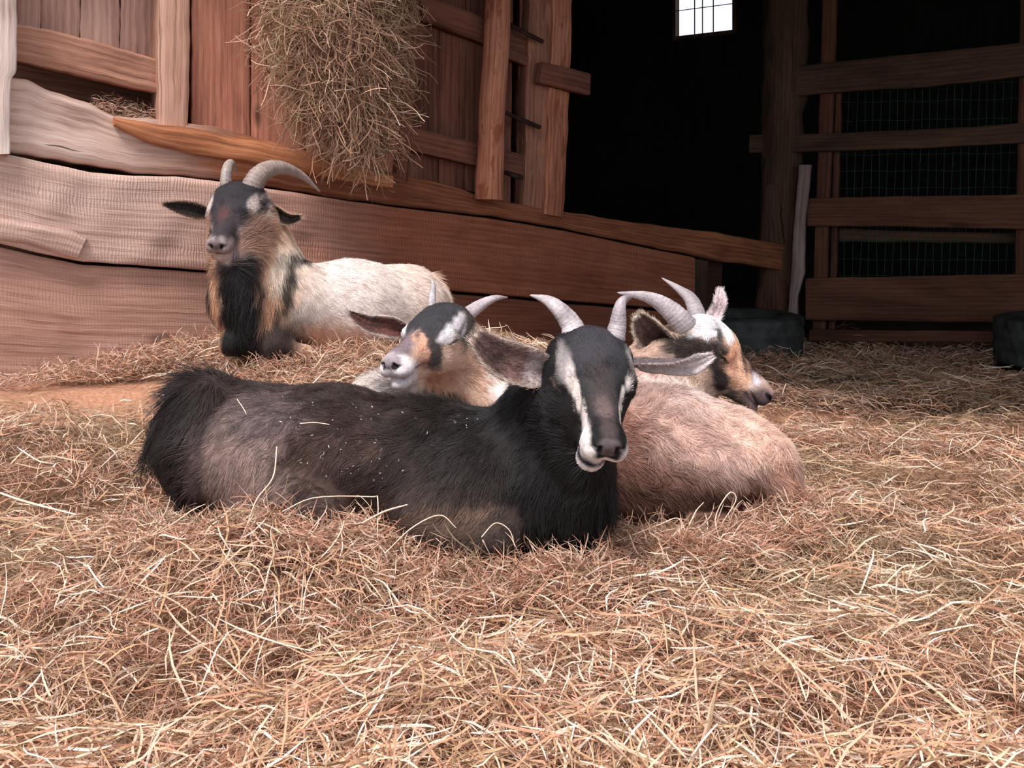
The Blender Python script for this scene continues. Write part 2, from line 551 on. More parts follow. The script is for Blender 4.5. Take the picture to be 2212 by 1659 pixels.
# window: frame, dusty panes, wire grid
win = empty('window_1', (float(along(BACK, (s_l + s_r) / 2, boff)[0]), float(along(BACK, (s_l + s_r) / 2, boff)[1]), float(wz0)), kind='structure')
def wbox(name, s0, s1, z0, z1, o0, o1, mat, par=win):
    o = wall_box(name, BACK, s0, s1, boff + o0, boff + o1, z0, z1, mat)
    o.parent = par; o.matrix_parent_inverse = Matrix.Translation(-Vector(par.location))
    return o
M_wframe = wood('window_frame_wood', (60, 46, 38), (110, 88, 74), (140, 116, 100), knots=0)
fr = 0.035
wbox('window_frame', s_l - fr, s_l, wz0 - fr, wz1 + fr, 0.03, -0.03, M_wframe)
wbox('window_frame', s_r, s_r + fr, wz0 - fr, wz1 + fr, 0.03, -0.03, M_wframe)
wbox('window_frame', s_l, s_r, wz0 - fr, wz0, 0.035, -0.03, M_wframe)
wbox('window_frame', s_l, s_r, wz1, wz1 + fr, 0.03, -0.03, M_wframe)
M_bar = plain('black_wire', (30, 32, 38), bump=0)
for k, fx in enumerate((0.33, 0.47, 0.66)):
    s = s_l + (s_r - s_l) * fx
    wbox('window_bar', s - 0.004, s + 0.004, wz0, wz1, 0.012, 0.004, M_bar)
for zz in (0.24, 0.43):
    wbox('window_bar', s_l, s_r, wz0 + zz - 0.003, wz0 + zz + 0.003, 0.012, 0.004, M_bar)
gm, gt, gb = new_mat('window_glass')
gb.inputs['Transmission Weight'].default_value = 1.0; gb.inputs['Roughness'].default_value = 0.02; gb.inputs['IOR'].default_value = 1.02
gb.inputs['Base Color'].default_value = (0.93, 0.95, 1, 1)
wbox('window_pane', s_l, s_r, wz0, wz1, -0.018, -0.022, gm)

# side walls and roof of the barn
def xy(pl, s, off):
    q = along(pl, s, off); return (float(q[0]), float(q[1]))
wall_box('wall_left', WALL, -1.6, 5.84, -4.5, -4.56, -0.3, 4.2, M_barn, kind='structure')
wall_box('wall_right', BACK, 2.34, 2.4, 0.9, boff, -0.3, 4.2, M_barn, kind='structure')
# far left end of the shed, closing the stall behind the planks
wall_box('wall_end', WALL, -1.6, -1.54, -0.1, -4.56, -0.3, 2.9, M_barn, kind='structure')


def roof(name, corners, zfun, th=0.05, **props):
    z = [zfun(x, y) for x, y in corners]
    return prism(name, corners, z, [q + th for q in z], M_barn, **props)

EV = 2.5          # unseen eave before the fence line, reach and height set to shade wall and fence
zr = lambda x, y: 1.50 + 0.33 * (EV - FENCE.dist(x, y))
c1 = [xy(FENCE, -3.2, EV), xy(FENCE, 3.4, EV), xy(FENCE, 3.4, boff - 0.3), xy(FENCE, -9.7, boff - 0.3), xy(FENCE, -9.7, -0.9)]
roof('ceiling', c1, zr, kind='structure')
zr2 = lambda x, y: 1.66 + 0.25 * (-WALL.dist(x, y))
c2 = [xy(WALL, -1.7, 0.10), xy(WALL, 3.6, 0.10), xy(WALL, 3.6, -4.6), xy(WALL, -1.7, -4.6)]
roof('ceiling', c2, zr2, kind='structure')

# ------------------------------------------------------------------ left wall, piece by piece
def thing(o, label, cat, group=None):
    o['label'] = label; o['category'] = cat
    if group: o['group'] = group
    return o

VB = 'upright boards of the shed wall'
# bleached post at the frame edge
thing(slab('wooden_post', [(-46, -160), (-50, 335)], [(39, -160), (38, 20), (37, 155), (24, 170), (22, 332)], M_white, off=0.05, thick=0.10, seed=1),
      'pale bleached post at the far left end of the shed wall', 'post')
# grey-brown boards behind the upper left rail
gx0 = [(36, 92, (-150, 300)), (92, 176, (-150, 300)), (177, 262, (-150, 300)), (263, 346, (-150, 300))]
labs = ['leftmost grey-brown upright board beside the bleached post', 'second grey-brown upright board from the bleached post',
        'third grey-brown upright board from the bleached post', 'grey-brown upright board with wavy grain beside the square post']
for k, (x0, x1, (y0, y1)) in enumerate(gx0):
    y1 = 92 + 0.25 * x0
    thing(slab('wall_board', [(x0, y0), (x0 - 4, y1)], [(x1 - 1, y0), (x1 - 4, y1 + 8)], M_board, off=-0.075, thick=0.025, seed=3 + k),
          labs[k], 'board', VB)
# dark back board in the gap below
thing(slab('back_board', [(-20, 120), (180, 150), (372, 190)], [(-20, 300), (180, 330), (372, 350)], M_dark, off=-0.24, thick=0.03, seed=9),
      'dim brown board deep in the gap above the split sill beam', 'board')
thing(slab('wooden_rail', [(36, 52), (100, 62), (200, 86), (300, 116), (352, 130)], [(36, 132), (150, 158), (260, 182), (352, 203)], M_rail, off=-0.03, thick=0.05, seed=10),
      'wide rail with orange top edge between bleached post and square post', 'rail')
thing(slab('wooden_post', [(345, -150), (342, 60), (344, 272)], [(411, -150), (411, 100), (406, 280)], M_post, off=0.0, thick=0.09, seed=12),
      'square tan post beside the wide red-brown boards', 'post')
M_gap = wood('shadowed_lath_wood', (40, 26, 22), (70, 46, 38), (90, 60, 50), knots=0)
slab('wall_lath', [(404, -150), (402, 300)], [(425, -150), (420, 305)], M_gap, off=-0.11, thick=0.02, seed=13, kind='structure')
# wide reddish boards
red = [(416, 541, 'wide red-brown board with two dark knots'), (543, 662, 'red-brown upright board left behind the hay bundle'),
       (664, 752, 'red-brown upright board right behind the hay bundle'), (754, 862, 'dim red-brown board behind the right edge of the hay bundle')]
for k, (x0, x1, lb) in enumerate(red):
    yb = 262 + 0.235 * (x0 - 416) + 16
    thing(slab('wall_board', [(x0, -150), (x0 - 1, yb)], [(x1, -150), (x1, yb + 0.235 * (x1 - x0))], M_door, off=-0.03 - 0.004 * (k % 2), thick=0.03, seed=15 + k), lb, 'board', 'red boards of the shed door')
for kx, ky, kr in ((449, 112, 11), (502, 218, 9)):
    pass
thing(slab('wooden_post', [(886, -150), (884, 60), (858, 380)], [(912, -150), (908, 60), (882, 392)], M_dark, off=0.0, thick=0.05, seed=21),
      'narrow brown batten right of the hay bundle', 'post')
dk = [(884, 952), (953, 1008), (1009, 1062)]
dl = ['brown upright board beside the narrow batten', 'middle brown upright board between batten and peeled pole', 'brown upright board hidden partly by the peeled pole']
for k, (x0, x1) in enumerate(dk):
    yb = 380 + .24 * (x0 - 880)
    thing(slab('wall_board', [(x0, -150), (x0 - 4, yb)], [(x1, -150), (x1 - 3, yb + .24 * (x1 - x0))], M_dark, off=-0.07, thick=0.025, seed=24 + k), dl[k], 'board', 'brown boards between batten and pole')
thing(slab('wooden_rail', [(915, -12), (1050, 38), (1150, 72)], [(912, 42), (1046, 92), (1150, 128)], M_dark, off=-0.02, thick=0.04, seed=28),
      'upper brown rail running behind the peeled pole', 'rail')
thing(slab('wooden_rail', [(884, 274), (1030, 306), (1140, 336)], [(884, 324), (1028, 357), (1140, 380)], M_dark, off=-0.02, thick=0.04, seed=29),
      'lower brown rail running behind the peeled pole', 'rail')
# peeled pole
pp = [(1078, -150), (1074, 60), (1064, 220), (1060, 330), (1056, 432)]
thing(tube('peeled_pole', [WALL.hit(x, y, 0.045) for x, y in pp], np.array([.047, .0475, .0495, .050, .0515]), M_pole, m=26, n=90, rough=0.05, seed=4, uvoff=3.3),
      'round peeled pole with patchy bark standing on the sill beam', 'pole')
# narrow slats with dark gap
for k, (a, b_, c_, d_) in enumerate([((1098, -150), (1088, 440), (1112, -150), (1104, 440)), ((1128, -150), (1116, 440), (1144, -150), (1136, 450))]):
    thing(slab('wooden_batten', [a, b_], [c_, d_], M_dark, off=-0.05, thick=0.03, seed=31 + k),
          ['thin slat just right of the peeled pole', 'thin slat just left of the split post'][k], 'batten')
thing(slab('wooden_block', [(1092, 98), (1150, 122)], [(1092, 122), (1150, 146)], M_dark, off=-0.0, thick=0.03, seed=34),
      'small brown block under the upper iron rod', 'block')
for k, (a, b_) in enumerate([((1096, 50), (1172, 90)), ((1092, 243), (1166, 275)), ((1092, 372), (1128, 384))]):
    thing(tube('iron_rod', [WALL.hit(a[0], a[1], 0.01), WALL.hit((a[0] + b_[0]) / 2, (a[1] + b_[1]) / 2 + 1, 0.04), WALL.hit(b_[0], b_[1], 0.035)], [0.009, 0.009, 0.008], M_iron, m=10, n=10, rough=0.1),
          ['dark iron rod near the top between pole and split post', 'dark iron rod halfway up between pole and split post', 'short rod low between pole and split post'][k], 'rod')
# split square post: two halves
sp = empty('split_post', WALL.hit(1180, 455, 0.0), label='split grey and tan square post at the edge of the barn opening', category='post')
def keep(o, par):
    o.parent = par; o.matrix_parent_inverse = Matrix.Translation(-Vector(par.location)); return o
keep(slab('post_half', [(1148, -150), (1144, 40), (1136, 240), (1136, 330), (1133, 452)], [(1196, -150), (1194, 60), (1192, 200), (1184, 300), (1180, 452)], M_split, off=0.0, thick=0.11, seed=36, rough=0.003), sp)
keep(slab('post_half', [(1195, -150), (1196, 60), (1190, 160), (1184, 300), (1177, 462)], [(1238, -150), (1236, 100), (1230, 180), (1226, 300), (1218, 470)], M_pole, off=0.015, thick=0.10, seed=37, rough=0.004), sp)
thing(slab('board_stub', [(1172, 133), (1276, 158)], [(1166, 178), (1275, 205)], M_dark, off=0.055, thick=0.035, seed=38),
      'short board nailed across the split post, sticking out into the opening', 'board')

# ---- sill beam and planks
top = [(18, 165), (60, 172), (110, 195), (150, 208), (200, 224), (250, 250), (330, 258), (415, 268), (480, 276), (560, 298), (700, 338), (850, 372), (960, 398), (1030, 420), (1100, 437), (1225, 458), (1400, 483), (1550, 503), (1706, 530)]
bot = [(20, 326), (60, 332), (140, 345), (210, 357), (290, 374), (380, 379), (450, 386), (560, 400), (640, 412), (750, 430), (850, 443), (960, 456), (1060, 468), (1225, 494), (1400, 532), (1550, 562), (1706, 586)]
# upper splinter of the beam is its own layer
sill = slab('sill_beam', top, bot, M_sill, off=0.0, thick=0.14, seed=0, rough=0.003, bev=0.008, wob=0.006)
thing(sill, 'long weathered sill beam carrying the shed posts, grey at left and orange-brown at right', 'beam')
sp1 = slab('beam_splinter', [(248, 252), (300, 262), (420, 276), (560, 306), (700, 345), (850, 378)], [(248, 268), (300, 296), (360, 318), (440, 334), (600, 362), (850, 408)], wood('splinter_wood', (104, 58, 34), (182, 118, 82), (214, 150, 110), knots=.3, crack=.9), off=0.020, thick=0.03, seed=0, parent=sill, rough=0.003)
pk_top = [(-420, 276), (-60, 318), (20, 334), (100, 352), (200, 372), (290, 380), (380, 381), (450, 389), (560, 404), (640, 416), (750, 434), (850, 447), (960, 460), (1060, 472), (1225, 499), (1400, 536), (1500, 556)]
pk_bot = [(-420, 470), (-60, 512), (0, 526), (60, 541), (130, 556), (180, 566), (300, 573), (455, 584), (700, 604), (980, 629), (1200, 648), (1412, 665), (1500, 676)]
thing(slab('wall_plank', pk_top, pk_bot, M_plank, off=0.02, thick=0.07, seed=0, rough=0.001, bev=0.006, wob=0.004),
      'broad saw-marked plank running under the sill beam', 'plank')
lk_top = [(-420, 478), (-60, 520), (0, 534), (60, 549), (130, 563), (180, 572), (300, 579), (455, 590), (700, 609), (980, 635), (1200, 654), (1412, 671), (1506, 683)]
lk_bot = [(-420, 940), (-60, 870), (455, 850), (980, 800), (1506, 770)]
thing(slab('wall_plank', lk_top, lk_bot, M_low, off=-0.004, thick=0.06, seed=0, rough=0.001),
      'lowest broad plank of the shed wall, its foot buried in hay', 'plank')
# strip that closes the joint from behind
slab('wall_lath', [(-60, 300), (1500, 540)], [(-60, 600), (1500, 700)], M_gap, off=-0.16, thick=0.02, seed=5, kind='structure')
# split piece at the far left of the broad plank: a raised wavy strip and a broken knot
thing(slab('plank_strip', [(-60, 456), (0, 470), (90, 486), (150, 496), (188, 512)], [(-60, 500), (0, 516), (60, 528), (120, 546), (166, 560)], M_plank, off=0.032, thick=0.02, seed=0, rough=0.002, bev=0.006),
      'wavy raised strip of wood splitting off the broad plank at left', 'plank')

# under the sill at the right: small stud, dark stall, chunk of timber
thing(slab('short_stud', [(1502, 560), (1500, 700)], [(1531, 564), (1528, 700)], M_fence, off=-0.01, thick=0.05, seed=41),
      'short stud under the right end of the sill beam', 'stud')
thing(slab('wall_board', [(1440, 540), (1560, 560)], [(1440, 760), (1560, 760)], M_gap, off=-0.10, thick=0.03, seed=42),
      'dark board behind the short stud', 'board')

# ------------------------------------------------------------------ barn corner and fence
hp = [(1700, -200), (1698, 60), (1694, 200), (1686, 400), (1678, 560), (1672, 760)]
def corner_post():
    P0 = [FENCE.hit(x, y, -0.02) for x, y in hp]
    return tube('corner_post', P0, [0.112, 0.108, 0.102, 0.094, 0.09, 0.088], M_fence, m=22, n=70, rough=0.08, seed=9)
thing(corner_post(), 'thick rough corner post where sill beam meets the fence', 'post')
thing(slab('post_chip', [(1648, 400), (1642, 525)], [(1680, 398), (1690, 525)], M_fence, plane=FENCE, off=0.085, thick=0.03, seed=44, rough=0.004),
      'pale splintered chip low on the thick corner post', 'wood chip')
# broken stump under the sill
st = [FENCE.hit(1668, y, 0.02) for y in (575, 620, 660, 720)]
thing(tube('timber_stump', st, [0.05, 0.075, 0.082, 0.09], wood('stump_wood', (44, 28, 22), (88, 60, 46), (130, 92, 72), knots=.3, crack=.8), m=16, n=24, rough=0.14, seed=12),
      'rough brown stump below the end of the sill beam', 'stump')
# pale latch board with notch
lb = slab('latch_board', [(1726, 356), (1716, 470), (1708, 600), (1700, 700)], [(1751, 356), (1747, 400), (1738, 488), (1736, 590), (1722, 640), (1721, 700)], wood('pale_lath_wood', (100, 84, 82), (146, 128, 124), (170, 152, 148), knots=0.8), plane=FENCE, off=0.09, thick=0.03, seed=45)
thing(lb, 'pale grey notched upright board left of the fence gate', 'board')

fe = empty('wooden_fence', FENCE.hit(1790, 738, 0.0), label='dark plank fence with green wire netting at the right of the barn', category='fence')
def rail(a, b_, off=0.045, mat=M_fence, th=0.03, s=0, nm='rail'):
    return keep(slab(nm, a, b_, mat, plane=FENCE, off=off, thick=th, seed=s, rough=0.0015), fe)
rail([(1650, 150), (1800, 134), (2000, 114), (2280, 84)], [(1652, 214), (1800, 200), (2000, 188), (2280, 158)], s=50)
rail([(1619, 292), (1800, 288), (2000, 279), (2280, 262)], [(1618, 331), (1800, 327), (2000, 319), (2280, 306)], s=51)
rail([(1744, 428), (1950, 424), (2216, 420)], [(1744, 488), (1950, 490), (2216, 496)], s=52, mat=M_fred)
rail([(1740, 601), (1950, 597), (2214, 592)], [(1740, 691), (1950, 694), (2214, 697)], s=53, mat=M_fred)
rail([(1748, 712), (2150, 716)], [(1748, 738), (2150, 741)], s=54, mat=M_fred)
rail([(1775, 492), (2000, 500), (2216, 504)], [(1775, 520), (2000, 524), (2216, 526)], off=-0.06, s=55)
for a, b_, c_, d_, off, s in [((1782, -150), (1752, 745), (1812, -150), (1780, 745), 0.012, 56), ((1806, 150), (1788, 745), (1818, 150), (1802, 745), -0.02, 57),
                              ((2207, -150), (2190, 745), (2250, -150), (2232, 745), 0.012, 58)]:
    keep(slab('post', [a, b_], [c_, d_], M_fred, plane=FENCE, off=off, thick=0.04, seed=s), fe)
# wire netting: one part
wv, wf, base = [], [], 0
wire_v = []
def addwire(p, q, r=0.0013):
    global base
    d = unit(q - p); u = unit(np.cross(d, FENCE.n)); w = FENCE.n
    for c in (p, q):
        for a in range(4):
            an = a * math.pi / 2
            wv.append(c + r * (math.cos(an) * u + math.sin(an) * w))
    for a in range(4):
        wf.append([base + a, base + (a + 1) % 4, base + 4 + (a + 1) % 4, base + 4 + a])
    base += 8
xs = np.arange(1812, 2215, 17.5)
for k, x in enumerate(xs):
    o1, o2 = 3 * math.sin(k * 2.1), 3 * math.sin(k * 1.3 + 1)
    ys = [160, 300, 420, 520, 600]
    pts_ = [FENCE.hit(x + 8 - 0.03 * (y - 100) + 1.8 * math.sin(k * 1.7 + y * .03), y, -0.03 + 0.004 * math.sin(k + y)) for y in ys]
    for a_, b_ in zip(pts_[:-1], pts_[1:]):
        addwire(a_, b_)
for y in (186, 222, 262, 298, 335, 370, 407, 445, 485, 522, 560, 595):
    pts_ = [FENCE.hit(x, y + 0.008 * (y - 480) * (x - 1812) / 100 + 1.5 * math.sin(x * .05 + y), -0.028) for x in np.linspace(1812, 2215, 12)]
    for a_, b_ in zip(pts_[:-1], pts_[1:]):
        addwire(a_, b_)
wm = big_mesh('wire_netting', np.array(wv), np.array(wf), M_wire, smooth_shade=False); wm['kind'] = 'stuff'
keep(wm, fe)


# tyres lying flat
def tyre(name, cx, cy, zt, label, R=0.29, H=0.185, tread=0.0):
    prof = []
    ri, ro = R * 0.64, R
    prof += [(ri, -H * .42), (ri * 1.05, -H * .5), (ro * .86, -H * .52), (ro * .97, -H * .47)]
    k = 0
    zs = np.linspace(-H * .44, H * .44, 13)
    for q, z in enumerate(zs):
        dep = 0.006 if q in (3, 6, 9) else 0.0
        prof.append((ro - 0.25 * (z / H) ** 2 * 0.03 - dep, z))
    prof += [(ro * .97, H * .47), (ro * .86, H * .52), (ri * 1.05, H * .5), (ri, H * .42), (ri * .985, 0.0)]
    prof = np.array(prof); m_ = len(prof); na = 240
    V = np.zeros((na, m_, 3))
    for a in range(na):
        th = 2 * np.pi * a / na
        r = prof[:, 0].copy()
        for q in range(4, 17):
            if (q - 4) not in (3, 6, 9) and ((a + (q // 3) * 2) % 6) < 1:
                r[q] -= 0.005
        V[a] = np.stack([r * math.cos(th), r * math.sin(th), prof[:, 1]], 1)
    i, j = np.meshgrid(np.arange(na), np.arange(m_), indexing='ij')
    f = np.stack([(i * m_ + j).ravel(), (((i + 1) % na) * m_ + j).ravel(), (((i + 1) % na) * m_ + (j + 1) % m_).ravel(), (i * m_ + (j + 1) % m_).ravel()], 1)
    VV = V.reshape(-1, 3)
    f = orient(VV, [f])
    o = big_mesh(name, VV, f, M_rubber)
    o.location = (cx, cy, zt - H / 2)
    return thing(o, label, 'tire', 'old tires on the straw')
tc_ = P(1604, 700, 3.92)
tyre('old_tire', tc_[0], 4.05, P(1650, 693, 3.75)[2], 'old tire lying flat below the sill beam, left of the fence')
tc_ = P(2318, 700, 3.62)
tyre('old_tire', tc_[0], tc_[1] - .02, P(2200, 698, 3.4)[2], 'old ribbed tire at the right frame edge by the fence foot')

# ------------------------------------------------------------------ organic modelling: smooth distance fields, meshed
def axis_lines(lo, hi, coarse, fines):
    """grid lines from lo to hi, `coarse` apart, finer inside the (a, b, step) spans"""
    x = lo; out = [lo]
    while x < hi:
        st = coarse
        for a, b, s in fines:
            if a - coarse <= x <= b:
                st = min(st, s)
        x += st; out.append(x)
    return np.array(out)


class Field:
    def __init__(self):
        self.prims = []

    def cone(self, a, b, ra, rb, k=0.03, sq=None, **m):
        self.prims.append(dict(t='c', a=np.array(a, float), b=np.array(b, float), ra=ra, rb=rb, k=k, m=m)); return self

    def ell(self, c, r, R=None, k=0.03, **m):
        R = np.eye(3) if R is None else np.array(R, float)
        self.prims.append(dict(t='e', a=np.array(c, float), r=np.array(r, float), R=R, k=k, m=m)); return self

    @staticmethod
    def sd(p, q):
        if p['t'] == 'c':
            a, b = p['a'], p['b']; ba = b - a; l2 = ba @ ba + 1e-12
            h = np.clip(((q - a) @ ba) / l2, 0, 1)
            return np.linalg.norm(q - a - h[..., None] * ba, axis=-1) - (p['ra'] + (p['rb'] - p['ra']) * h)
        l = (q - p['a']) @ p['R']
        k0 = np.linalg.norm(l / p['r'], axis=-1); k1 = np.linalg.norm(l / p['r'] ** 2, axis=-1) + 1e-9
        return k0 * (k0 - 1) / k1

    def bounds(self, p):
        if p['t'] == 'c':
            r = max(p['ra'], p['rb'])
            return np.minimum(p['a'], p['b']) - r, np.maximum(p['a'], p['b']) + r
        ext = np.sqrt(((p['R'] * p['r']) ** 2).sum(1))
        return p['a'] - ext, p['a'] + ext

    def mesh(self, coarse, fines):
        B = [self.bounds(p) for p in self.prims if not p['m'].get('cut')]
        lo = np.min([b[0] for b in B], 0) - 0.02; hi = np.max([b[1] for b in B], 0) + 0.02
        ax = [axis_lines(lo[i], hi[i], coarse, [(f[0][i], f[1][i], f[2]) for f in fines]) for i in range(3)]
        sh = tuple(len(a) for a in ax)
        Fd = np.full(sh, 0.5, np.float32)
        for p in self.prims:
            b0, b1 = self.bounds(p)
            mg = p['k'] + 0.02
            sl = [slice(max(0, np.searchsorted(ax[i], b0[i] - mg) - 1), min(sh[i], np.searchsorted(ax[i], b1[i] + mg) + 1)) for i in range(3)]
            g = np.stack(np.meshgrid(ax[0][sl[0]], ax[1][sl[1]], ax[2][sl[2]], indexing='ij'), -1)
            d = self.sd(p, g); cur = Fd[tuple(sl)]; k = p['k']
            if p['m'].get('cut'):
                h = np.maximum(k - np.abs(cur + d), 0) / k
                Fd[tuple(sl)] = np.maximum(cur, -d) + h * h * k / 4
            else:
                h = np.maximum(k - np.abs(cur - d), 0) / k
                Fd[tuple(sl)] = np.minimum(cur, d) - h * h * k / 4
        return surface_nets(Fd, ax)


def surface_nets(Fd, ax):
    nx, ny, nz = Fd.shape
    ins = Fd < 0
    cs = (nx - 1, ny - 1, nz - 1)
    acc = np.zeros((int(np.prod(cs)), 3)); cnt = np.zeros(int(np.prod(cs)))
    def cid(i, j, k):
        return (i * cs[1] + j) * cs[2] + k
    quads = []
    for a in range(3):
        s0 = [slice(None)] * 3; s1 = [slice(None)] * 3
        s0[a] = slice(0, -1); s1[a] = slice(1, None)
        ch = ins[tuple(s0)] != ins[tuple(s1)]
        I = np.argwhere(ch)
        o1, o2 = [(1, 2), (2, 0), (0, 1)][a]
        ok = (I[:, o1] > 0) & (I[:, o2] > 0) & (I[:, o1] < Fd.shape[o1] - 1) & (I[:, o2] < Fd.shape[o2] - 1)
        I = I[ok]
        J = I.copy(); J[:, a] += 1
        f0 = Fd[I[:, 0], I[:, 1], I[:, 2]]; f1 = Fd[J[:, 0], J[:, 1], J[:, 2]]
        t = f0 / (f0 - f1)
        pt = np.stack([ax[q][I[:, q]] for q in range(3)], 1)
        pt[:, a] += t * (ax[a][J[:, a]] - ax[a][I[:, a]])
        ids = []
        for d1, d2 in ((-1, -1), (0, -1), (0, 0), (-1, 0)):
            C = I.copy(); C[:, o1] += d1; C[:, o2] += d2
            c = cid(C[:, 0], C[:, 1], C[:, 2]); ids.append(c)
            for q in range(3):
                acc[:, q] += np.bincount(c, pt[:, q], len(cnt))
            cnt += np.bincount(c, minlength=len(cnt))
        qd = np.stack(ids, 1)
        flip = f0 > 0
        qd[flip] = qd[flip][:, ::-1]
        quads.append(qd)
    Q = np.concatenate(quads)
    used = cnt > 0
    idx = -np.ones(len(cnt), np.int64); idx[used] = np.arange(used.sum())
    return acc[used] / cnt[used][:, None], idx[Q]


def relax(V, Q, it=2, lam=0.5):
    E = np.concatenate([Q[:, [0, 1]], Q[:, [1, 2]], Q[:, [2, 3]], Q[:, [3, 0]]])
    for _ in range(it):
        s = np.zeros_like(V); c = np.zeros(len(V))
        for q in range(3):
            s[:, q] = np.bincount(E[:, 0], V[E[:, 1], q], len(V)) + np.bincount(E[:, 1], V[E[:, 0], q], len(V))
        c = np.bincount(E[:, 0], minlength=len(V)) + np.bincount(E[:, 1], minlength=len(V))
        V = V + lam * (s / np.maximum(c, 1)[:, None] - V)
    return V


def head_frame(poll, nose, up, L):
    X = unit(nose - poll); Z = np.array(up, float); Z = unit(Z - X * (Z @ X)); Y = np.cross(Z, X)
    return dict(o=np.array(poll, float), L=L, R=np.stack([X, Y, Z], 1))


def head_pose(o, X, Z, L):
    o = np.array(o, float); X = unit(X)
    return head_frame(o, o + X * L, Z, L)


def goat_head(fd, h, lid=0.016, wide=1.0, mouth=0.012, jaw=0.0, **kw):
    """generic small-goat head; local x poll->nose, y goat's left, z off the forehead, unit = head length"""
    o, L, R = h['o'], h['L'], h['R']
    W = lambda x, y, z: o + L * (R @ np.array([x, y * wide, z]))
    fur = dict(bone='head', flow=-R[:, 0] * 1.0 + 0 * R[:, 2], hl=0.009)
    def E(c, r, k=0.07, **m):
        fd.ell(W(*c), np.array(r) * L * np.array([1, wide, 1]), R, k * L, **{**fur, **m})
    def C(a, b, ra, rb, k=0.07, **m):
        fd.cone(W(*a), W(*b), ra * L, rb * L, k * L, **{**fur, **m})
    E((.12, 0, -.22), (.25, .27, .22), k=.12)
    E((.23, 0, -.115), (.21, .225, .105), k=.10)
    E((.04, 0, -.15), (.13, .21, .12), k=.10)
    for s in (-1, 1):
        E((.35, .190 * s, -.135), (.105, .070, .070), k=.06)     # brow
        E((.40, .11 * s, -.32), (.22, .105, .16), k=.12)         # cheek
        E((.30, .15 * s, -.30), (.15, .08, .15), k=.10)          # jaw angle
        E((.37, .215 * s, -.195), (.070, .050, .060), k=.025)     # eyelids
    C((.34, 0, -.19), (.80, 0, -.155), .165, .095, k=.10)        # bridge
    C((.50, 0, -.26), (.80, 0, -.22), .13, .10, k=.10)
    E((.875, 0, -.17), (.125, .118, .115), k=.06, hl=.004)       # muzzle
    E((.95, 0, -.125), (.055, .085, .055), k=.04, hl=.002)       # nose pad
    for s in (-1, 1):
        E((.900, .066 * s, -.205), (.11, .082, .082), k=.04, hl=.004)
        E((.955, .062 * s, -.135), (.045, .035, .045), k=.03, hl=.002)
    C((.30, 0, -.42), (.82, jaw, -.335), .12, .070, k=.05)         # lower jaw
    E((.895, jaw, -.340), (.095, .088, .064), k=.030, hl=.006)      # chin
    # nostrils, philtrum, mouth line, eye slits
    for s in (-1, 1):
        c = W(1.0, .060 * s, -.135)
        Rn = R @ np.array(Matrix.Rotation(s * .6, 3, 'X'))
        fd.ell(c, np.array([.040, .016, .034]) * L, Rn, .012 * L, cut=True)
        fd.ell(W(.985, .085 * s, -.145), np.array([.03, .022, .012]) * L, R, .010 * L, cut=True)
        fd.cone(W(.99, 0, -.272), W(.93, .082 * s, -.272), mouth * L, mouth * L, .012 * L, cut=True)
        fd.cone(W(.93, .084 * s, -.272), W(.79, .120 * s, -.255), mouth * L, mouth * 1.1 * L, .012 * L, cut=True)
        fd.cone(W(.79, .120 * s, -.255), W(.70, .145 * s, -.225), mouth * 1.1 * L, mouth * .5 * L, .012 * L, cut=True)
        fd.ell(W(.37, .262 * s, -.195), np.array([.05, .035, lid]) * L, R, .012 * L, cut=True)
    fd.cone(W(1.01, 0, -.14), W(1.0, 0, -.24), .008 * L, .007 * L, .01 * L, cut=True)
    h['W'] = W; h['wide'] = wide; h['eye_y'] = .188
    return h


def bone_blend(fd, p, key, default, sig=0.016):
    """value at points p, blended from the primitives near them"""
    num = 0.0; den = np.zeros(len(p)) + 1e-9
    ref = [q for q in fd.prims if not q['m'].get('cut')]
    D = np.stack([fd.sd(q, p) for q in ref], 1)
    w = np.exp(-np.clip(D - D.min(1, keepdims=True), 0, None) / sig)
    vals = []
    for q in ref:
        v = q['m'].get(key)
        if v is None:
            if key == 'flow' and q['t'] == 'c':
                v = unit(q['b'] - q['a']) if np.linalg.norm(q['b'] - q['a']) > 1e-6 else default
            else:
                v = default
        vals.append(np.asarray(v, float))
    vals = np.array(vals, float)
    w = w / w.sum(1, keepdims=True)
    return w @ vals


def paint(p, base, items, h):
    """coat markings, with some sheen and shade painted in: each item = (frame, centre, radii, colour, edge[, noise]); head items use head units and may mirror"""
    col = base.copy()
    hl = (p - h['o']) @ h['R'] / h['L']
    for it in items:
        fr_, c, r, rgb, edge = it[:5]
        nz = it[5] if len(it) > 5 else 0.25
        if fr_[0] == 'h':
            q = hl.copy()
            if fr_ == 'hm':
                q[:, 1] = np.abs(q[:, 1])
            e = np.linalg.norm((q - np.array(c)) / np.array(r), axis=1)
        else:
            q = p
            e = np.linalg.norm((q - np.array(c)) / np.array(r), axis=1)
        e = e + nz * (0.6 * vnoise(p, 60, 3) + 0.4 * vnoise(p, 190, 5))
        m = smooth(1 + edge, 1 - edge, e)[:, None]
        rgb = np.asarray(rgb, float)
        col = col * (1 - m) + lin(rgb) * m
    return col


